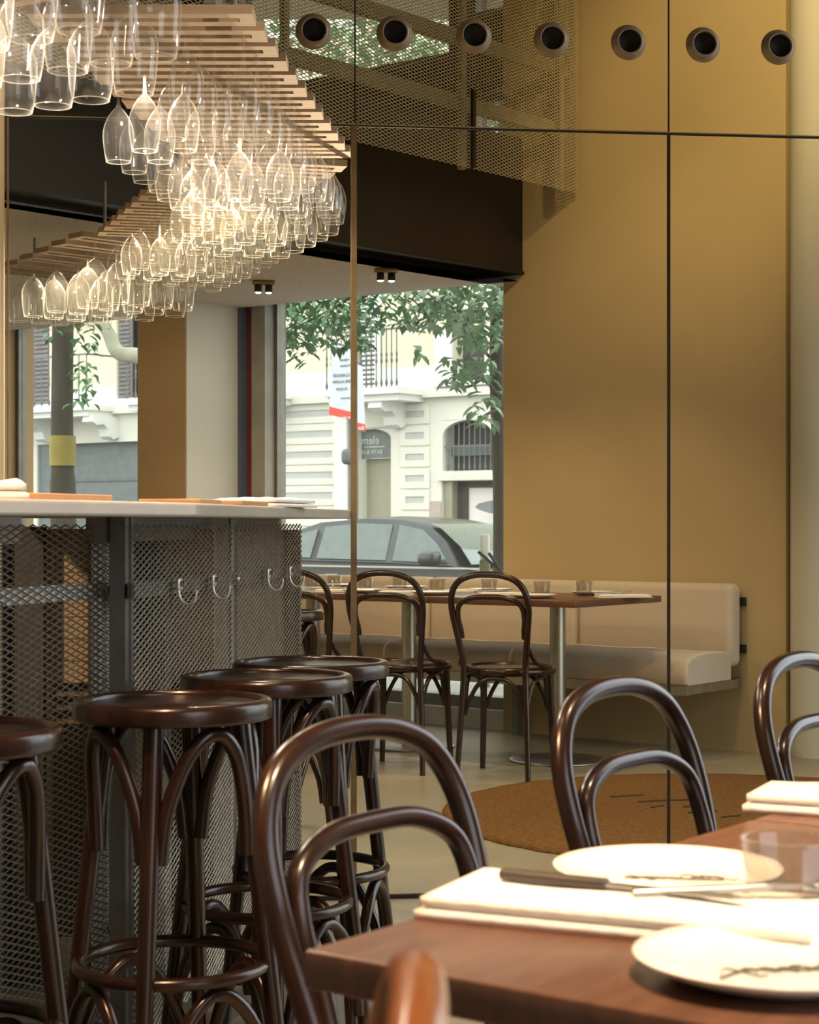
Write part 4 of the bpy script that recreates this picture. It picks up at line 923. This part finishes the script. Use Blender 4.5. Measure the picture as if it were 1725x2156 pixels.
# street furniture
def lamp_post():
    D = 11.5; b = ray_at(744, HY, D); t = thing('street_lamp_post', 'grey street lamp post carrying two banners, behind the brass edge', 'lamp post', (b.x, b.y, RZ))
    MB().tube([(0, 0, 0), (0, 0, 6.0)], [0.075, 0.06], 14).build('post', M['h_iron'], t)
    MB().rbox(-0.16, 0.0, -0.10, 0.10, ray_at(744, 978, D).z - RZ, ray_at(744, 945, D).z - RZ, 0.06).build('control_box', M['h_iron'], t)
lamp_post()
M['banner'] = mat('pale_banner', (0.62, 0.64, 0.74), (0.60, 0.62, 0.72), 0.8); M['banner_red'] = mat('red_banner_foot', (0.72, 0.09, 0.07), (0.70, 0.085, 0.065), 0.8)
def banner(pxs, lab, lines, D, foot=None):
    """pxs: four corners (top left, top right, bottom right, bottom left); a hanging cloth with a red foot"""
    c = [ray_at(x, y, D) for x, y in pxs]; o = c[0]; t = thing('street_banner', lab, 'banner', o); th = V * 0.012
    def quad(a, b_, c_, d_, off): return [p - o - V * off for p in (a, b_, c_, d_)]
    def sheet(name, q, m):
        b = MB(); vs = q + [p + th for p in q]; b.add(vs, [(3, 2, 1, 0), (4, 5, 6, 7), (0, 1, 5, 4), (1, 2, 6, 5), (2, 3, 7, 6), (3, 0, 4, 7)]); return b.build(name, m, t)
    l1, r1 = c[0].lerp(c[3], 0.885), c[1].lerp(c[2], 0.885)
    sh = sheet('cloth', quad(c[0], c[1], r1, l1, 0), M['banner']); sheet('red_foot', quad(l1, r1, c[2], c[3], 0), M['banner_red'])
    pp = ray_at(744, pxs[1][1] if pxs[0][0] < 740 else pxs[0][1], 11.42); MB().tube([c[0] - o + Vector((0, 0, 0.01)), c[1] - o + Vector((0, 0, 0.01)), pp - o], 0.012, 6).build('arm', M['h_iron'], t)
    ex = (c[1] - c[0]).normalized(); ex = Vector((ex.x, ex.y, ex.z)); hgt = (c[0] - c[3]).length
    for txt, fxx, fy, sz, mt in lines:
        a = c[0].lerp(c[1], fxx).lerp(c[3].lerp(c[2], fxx), fy) - o - V * 0.006
        lettering(txt, a.x, a.z, sz * hgt, a.y, t, mt, (R(90), 0, math.atan2(FD.y, FD.x)))
M['bink'] = mat('banner_ink', (0.30, 0.31, 0.36), None, 0.8); M['white_ink'] = mat('white_ink', (0.85, 0.85, 0.85), None, 0.8)
banner([(699, 722), (745, 734), (745, 886), (693, 873)], 'pale hanging street banner with red foot, left of the brass edge',
       [('n Jaume', 0.80, 0.18, 0.052, M['bink']), ('ni Camena', 0.90, 0.25, 0.046, M['bink']), ('CLARACIÓ', 0.84, 0.395, 0.062, M['bink']), ('MOR A LLEVN', 0.95, 0.47, 0.056, M['bink']), ('- 21.12.219', 0.80, 0.585, 0.05, M['bink']), ('festes del barri', 0.88, 0.70, 0.03, M['bink']), ('barcelona.cat', 0.90, 0.975, 0.05, M['white_ink'])], 11.3)
banner([(753, 766), (762, 770), (769, 909), (753, 906)], 'narrow pale street banner with red foot, right of the brass edge', [('Bar', 0.92, 0.975, 0.085, M['white_ink'])], 11.3)
def bollard():
    D = 2.2; b = ray_at(1021, HY, D); t = thing('marker_post', 'white marker post with an olive foot outside the window, beside the tree trunk', 'post', (b.x, b.y, -0.02))
    z1, zm = ray_at(1021, 1125, D).z + 0.02, ray_at(1021, 1178, D).z + 0.02
    MB().rbox(-0.032, 0.032, -0.032, 0.032, zm, z1, 0.012).build('white_sleeve', M['h_white'], t); MB().rbox(-0.035, 0.035, -0.035, 0.035, 0, zm, 0.012).build('olive_foot', mat('olive_paint', (0.26, 0.23, 0.12), None, 0.7), t)
    for s in (0, 1):
        p0, p1 = ray_at(1008 if not s else 1030, 1162 if not s else 1165, D - 0.06) - Vector((b.x, b.y, -0.02)), ray_at(1057, 1205, D - 0.06) - Vector((b.x, b.y, -0.02))
        MB().tube([p0, p1], 0.011, 8).build('strap', M['black'], t)
bollard()

# parked car: front to the right
def car():
    D = 9.1; a = ray_at(945, HY, 8.25); c = a - FD * 0.95 + V * 0.85
    t = thing('parked_car', 'dark grey parked car outside the window behind the bench', 'car', (c.x, c.y, RZ), math.atan2(FD.y, FD.x))
    paint = mat('dark_car_paint', (0.022, 0.023, 0.028), (0.018, 0.019, 0.024), 0.35, 0.0, coat=0.35); gl = mat('car_glass', (0.10, 0.14, 0.14), (0.07, 0.10, 0.10), 0.05, spec=1.0); tr = mat('car_trim', (0.02, 0.02, 0.02), None, 0.5)
    prof = [(-2.25, 0.42), (-2.27, 0.62), (-2.2, 0.88), (-1.95, 0.97), (-1.2, 0.99), (0.2, 0.975), (1.0, 0.945), (1.6, 0.86), (2.0, 0.74), (2.2, 0.58), (2.2, 0.32), (1.9, 0.25), (-2.0, 0.25)]
    b = MB(); secs = [(-0.86, 0.93, 0.02), (-0.885, 0.985, 0.0), (-0.80, 1.0, 0.0), (0.80, 1.0, 0.0), (0.885, 0.985, 0.0), (0.86, 0.93, 0.02)]
    n = len(prof); vs = []
    for y, s, dz in secs:
        for x, z in prof: vs.append((x * (0.985 if abs(y) > .81 else 1.0), y, 0.55 + (z - 0.55) * s))
    fs = [(i * n + j, i * n + (j + 1) % n, (i + 1) * n + (j + 1) % n, (i + 1) * n + j) for i in range(len(secs) - 1) for j in range(n)]
    b.add(vs, fs, True); b.add(vs[:n], [tuple(reversed(range(n)))]); b.add(vs[-n:], [tuple(range(n))]); body = b.build('body', paint, t)
    gp = [(-1.95, 0.96), (-1.55, 1.26), (-1.0, 1.41), (-0.35, 1.455), (0.15, 1.44), (0.55, 1.37), (0.80, 1.20), (1.02, 0.935)]
    def hw(z): return 0.84 - (z - 0.95) / 0.5 * 0.17
    n = len(gp); vs = [(x, s * hw(z), z) for s in (-1, 1) for x, z in gp] + [(x * 0.98, 0, z + 0.03) for x, z in gp]
    fs = [(i, i + 1, 2 * n + i + 1, 2 * n + i) for i in range(n - 1)] + [(2 * n + i, 2 * n + i + 1, n + i + 1, n + i) for i in range(n - 1)] + [tuple(reversed(range(n))), tuple(range(n, 2 * n))]
    MB().add(vs, fs, True).build('cabin', paint, t)
    def win(pts, s=-1):
        vs = [(x, s * (hw(z) + 0.004), z) for x, z in pts] + [(x, s * (hw(z) - 0.02), z) for x, z in pts]; k = len(pts)
        MB().add(vs, [tuple(range(k)), tuple(reversed(range(k, 2 * k)))] + [((i + 1) % k, i, k + i, k + (i + 1) % k) for i in range(k)]).build('side_window', gl, t)
    for s in (-1, 1):
        win([(0.16, 0.985), (0.93, 0.965), (0.74, 1.17), (0.50, 1.33), (0.16, 1.385)], s); win([(-0.95, 1.0), (0.06, 0.988), (0.06, 1.39), (-0.40, 1.40), (-0.92, 1.36)], s); win([(-1.6, 1.02), (-1.05, 1.005), (-1.02, 1.335), (-1.40, 1.25)], s)
    vs = []
    for x, z in ((1.20, 0.945), (1.00, 1.14), (0.70, 1.33), (0.55, 1.385)):
        for y in (-1, 0, 1): vs.append((x + (0.05 if y == 0 else 0) + 0.012, y * (hw(z) - 0.05), z + 0.012))
    MB().add(vs, [(i * 3 + j, i * 3 + j + 1, i * 3 + j + 4, i * 3 + j + 3) for i in range(3) for j in range(2)], True).build('windscreen', gl, t)
    b = MB(); b.rbox(-0.12, 0.12, -0.09, 0.09, -0.075, 0.075, 0.05); m = b.build('wing_mirror', paint, t); m.location = (0.80, -1.0, 1.02)
    for x in (-1.35, 1.38):
        for s in (-1, 1):
            MB().lathe([(0.0001, -0.11), (0.20, -0.11), (0.30, -0.105), (0.315, -0.08), (0.315, 0.08), (0.30, 0.105), (0.20, 0.11), (0.0001, 0.11)], 28, Matrix.Translation((x, s * 0.78, 0.315)) @ Matrix.Rotation(R(90), 4, 'X')).build('wheel', tr, t)
    b = MB(); b.box(-1.9, 1.5, -0.905, -0.885, 0.905, 0.925); b.build('belt_strip', M['steel'], t)
    for x in (-0.75, 0.25): MB().rbox(x, x + 0.18, -0.915, -0.885, 0.80, 0.825, 0.008).build('door_handle', M['steel'], t)
car()

# trees: trunk, branches and leaves
M['bark'] = mat('dark_bark', (0.075, 0.062, 0.046), (0.04, 0.034, 0.027), 0.95, scale=14, stretch=(1, 1, 0.3), bump=0.8, bscale=30)
M['bark_pale'] = mat('pale_plane_bark', (0.42, 0.41, 0.34), (0.24, 0.25, 0.15), 0.9, scale=5, bump=0.5, bscale=14)
M['leaf'] = mat('green_leaves', (0.16, 0.33, 0.13), (0.05, 0.15, 0.055), 0.45, scale=5, detail=2, spec=0.6)
M['leaf2'] = mat('pale_green_leaves', (0.40, 0.54, 0.36), (0.11, 0.27, 0.10), 0.4, scale=4, detail=2, spec=0.7)
def leaves(parent, zones, size, m, seed, base, droop=0.6):
    """zones: (px0, px1, py0, py1, D0, D1, count) tufts; every leaf a folded blade"""
    r = random.Random(seed); b = MB()
    for px0, px1, py0, py1, d0, d1, cnt in zones:
        for _ in range(cnt):
            ax, ay = r.uniform(px0, px1), r.uniform(py0, py1); dd = r.uniform(d0, d1); c = ray_at(ax, ay, dd) - base
            az = r.uniform(0, 6.28); el = r.uniform(-1.2, 0.15) * droop - 0.15; L = size * r.uniform(0.7, 1.25); wd = L * r.uniform(0.44, 0.60)
            d = Vector((math.cos(az) * math.cos(el), math.sin(az) * math.cos(el), math.sin(el))); s = d.cross(Vector((0, 0, 1))).normalized() * wd / 2; up = s.cross(d).normalized() * L * 0.10
            vs = [c, c + d * L * 0.35 + s + up, c + d * L * 0.75 + s * 0.6 + up * 0.6, c + d * L - Vector((0, 0, L * .15)), c + d * L * 0.75 - s * 0.6 + up * 0.6, c + d * L * 0.35 - s + up, c + d * L * 0.4]
            b.add(vs, [(0, 1, 6), (1, 2, 3, 6), (3, 4, 5, 6), (5, 0, 6)], True)
    o = b.build('foliage', m, parent); o['kind'] = 'stuff'; return o
def branch(parent, pts, r0, r1, base, m=None):
    P_ = [ray_at(*p) - base for p in pts]; sp_ = smooth_path(P_, 4); n = len(sp_)
    return MB().tube(sp_, [r0 + (r1 - r0) * i / (n - 1) for i in range(n)], 8).build('branch', m or M['bark'], parent)
b0 = ray_at(1052, HY, 3.6); base = Vector((b0.x, b0.y, -0.02))
t1 = thing('street_tree', 'street tree with dark trunk at the right edge of the window', 'tree', base)
MB().tube(smooth_path([(0, 0, 0), (0.01, 0, 1.2), (-0.02, 0.02, 2.4), (0.03, 0, 3.6), (0.05, 0.0, 5.2)], 5), [0.062 - 0.0008 * i for i in range(21)], 12).build('trunk', M['bark'], t1)
for pts in ([(1052, 840, 3.6), (1020, 800, 3.4), (985, 815, 3.3), (940, 805, 3.2)], [(1052, 770, 3.6), (1020, 740, 3.5), (985, 700, 3.3), (940, 660, 3.2)], [(1052, 720, 3.6), (1010, 690, 3.5), (960, 650, 3.2), (880, 625, 3.0)],
            [(1052, 860, 3.6), (1030, 870, 3.4), (1010, 880, 3.3)], [(1052, 640, 3.6), (900, 600, 3.6), (760, 610, 3.8), (640, 640, 4.0)], [(760, 610, 3.8), (700, 650, 3.8), (600, 700, 3.9)]):
    branch(t1, pts, 0.017, 0.005, base)
leaves(t1, [(900, 1060, 595, 690, 2.6, 3.6, 300), (960, 1060, 680, 735, 2.8, 3.5, 60), (850, 930, 600, 690, 2.8, 3.4, 80), (935, 1040, 750, 800, 2.9, 3.3, 70), (940, 985, 795, 815, 2.9, 3.2, 10), (990, 1048, 820, 900, 3.0, 3.4, 34), (868, 885, 715, 750, 3.0, 3.2, 7)], 0.105, M['leaf2'], 5, base)
leaves(t1, [(556, 760, 612, 690, 3.4, 4.4, 520), (556, 620, 690, 740, 3.5, 4.2, 70), (600, 690, 690, 735, 3.6, 4.2, 60), (620, 660, 730, 765, 3.7, 4.0, 14), (690, 780, 690, 735, 3.6, 4.2, 60), (760, 860, 605, 690, 3.2, 4.2, 120)], 0.095, M['leaf'], 6, base)
b0 = ray_at(132, HY, 3.0); base2 = Vector((b0.x, b0.y, -0.02))
t2 = thing('street_tree', 'street tree with thick dark trunk in the left window', 'tree', base2)
MB().tube(smooth_path([(0.02, 0, 0), (0.015, 0, 0.6), (0.005, 0, 1.2), (-0.005, 0, 1.9), (0.0, 0, 2.6), (0.02, 0, 4.5)], 6), [0.108 + (0.012 if 7 < i < 15 else 0) - 0.0006 * i for i in range(31)], 18).build('trunk', M['bark'], t2)
MB().lathe([(0.1130, 1.58), (0.1145, 1.64), (0.1140, 1.80), (0.1120, 1.84)], 24).build('yellow_glare', mat('yellow_glare', (0.34, 0.26, 0.04), (0.16, 0.13, 0.05), 0.7, scale=3), t2)  # ring of colour standing in for a yellow glare on the trunk
leaves(t2, [(150, 200, 670, 850, 2.6, 3.2, 75), (95, 120, 690, 720, 2.8, 3.2, 8)], 0.095, M['leaf'], 8, base2)
b0 = ray_at(330, HY, 4.2); base3 = Vector((b0.x, b0.y, -0.02))
t3 = thing('plane_tree', 'pale barked branch reaching into the left window beside the tan pier', 'tree', base3)
zb = HY + (CH + 0.02) / (ray_at(330, 1000, 4.2).z - ray_at(330, 1001, 4.2).z)
branch(t3, [(330, zb, 4.2), (330, 1100, 4.2), (330, 900, 4.2), (320, 770, 4.2), (290, 750, 4.2), (248, 742, 4.2), (228, 700, 4.2), (205, 670, 4.2), (180, 630, 4.2)], 0.10, 0.05, base3, M['bark_pale'])
b0 = ray_at(440, HY, 5.5); base4 = Vector((b0.x, b0.y, RZ))
t4 = thing('leafy_tree_crown', 'pale green tree crown filling the upper windows behind the mesh guard', 'tree', base4)
zb = HY + (CH - RZ) / (ray_at(440, 1000, 5.5).z - ray_at(440, 1001, 5.5).z)
branch(t4, [(440, zb, 5.5), (440, 900, 5.5), (445, 400, 5.5), (520, 100, 5.5), (600, -60, 5.5)], 0.09, 0.04, base4)
leaves(t4, [(470, 960, -60, 140, 4.9, 7.5, 1000), (960, 1080, -60, 50, 4.9, 7, 200), (960, 1080, 170, 270, 4.9, 7, 140)], 0.15, M['leaf2'], 9, base4)
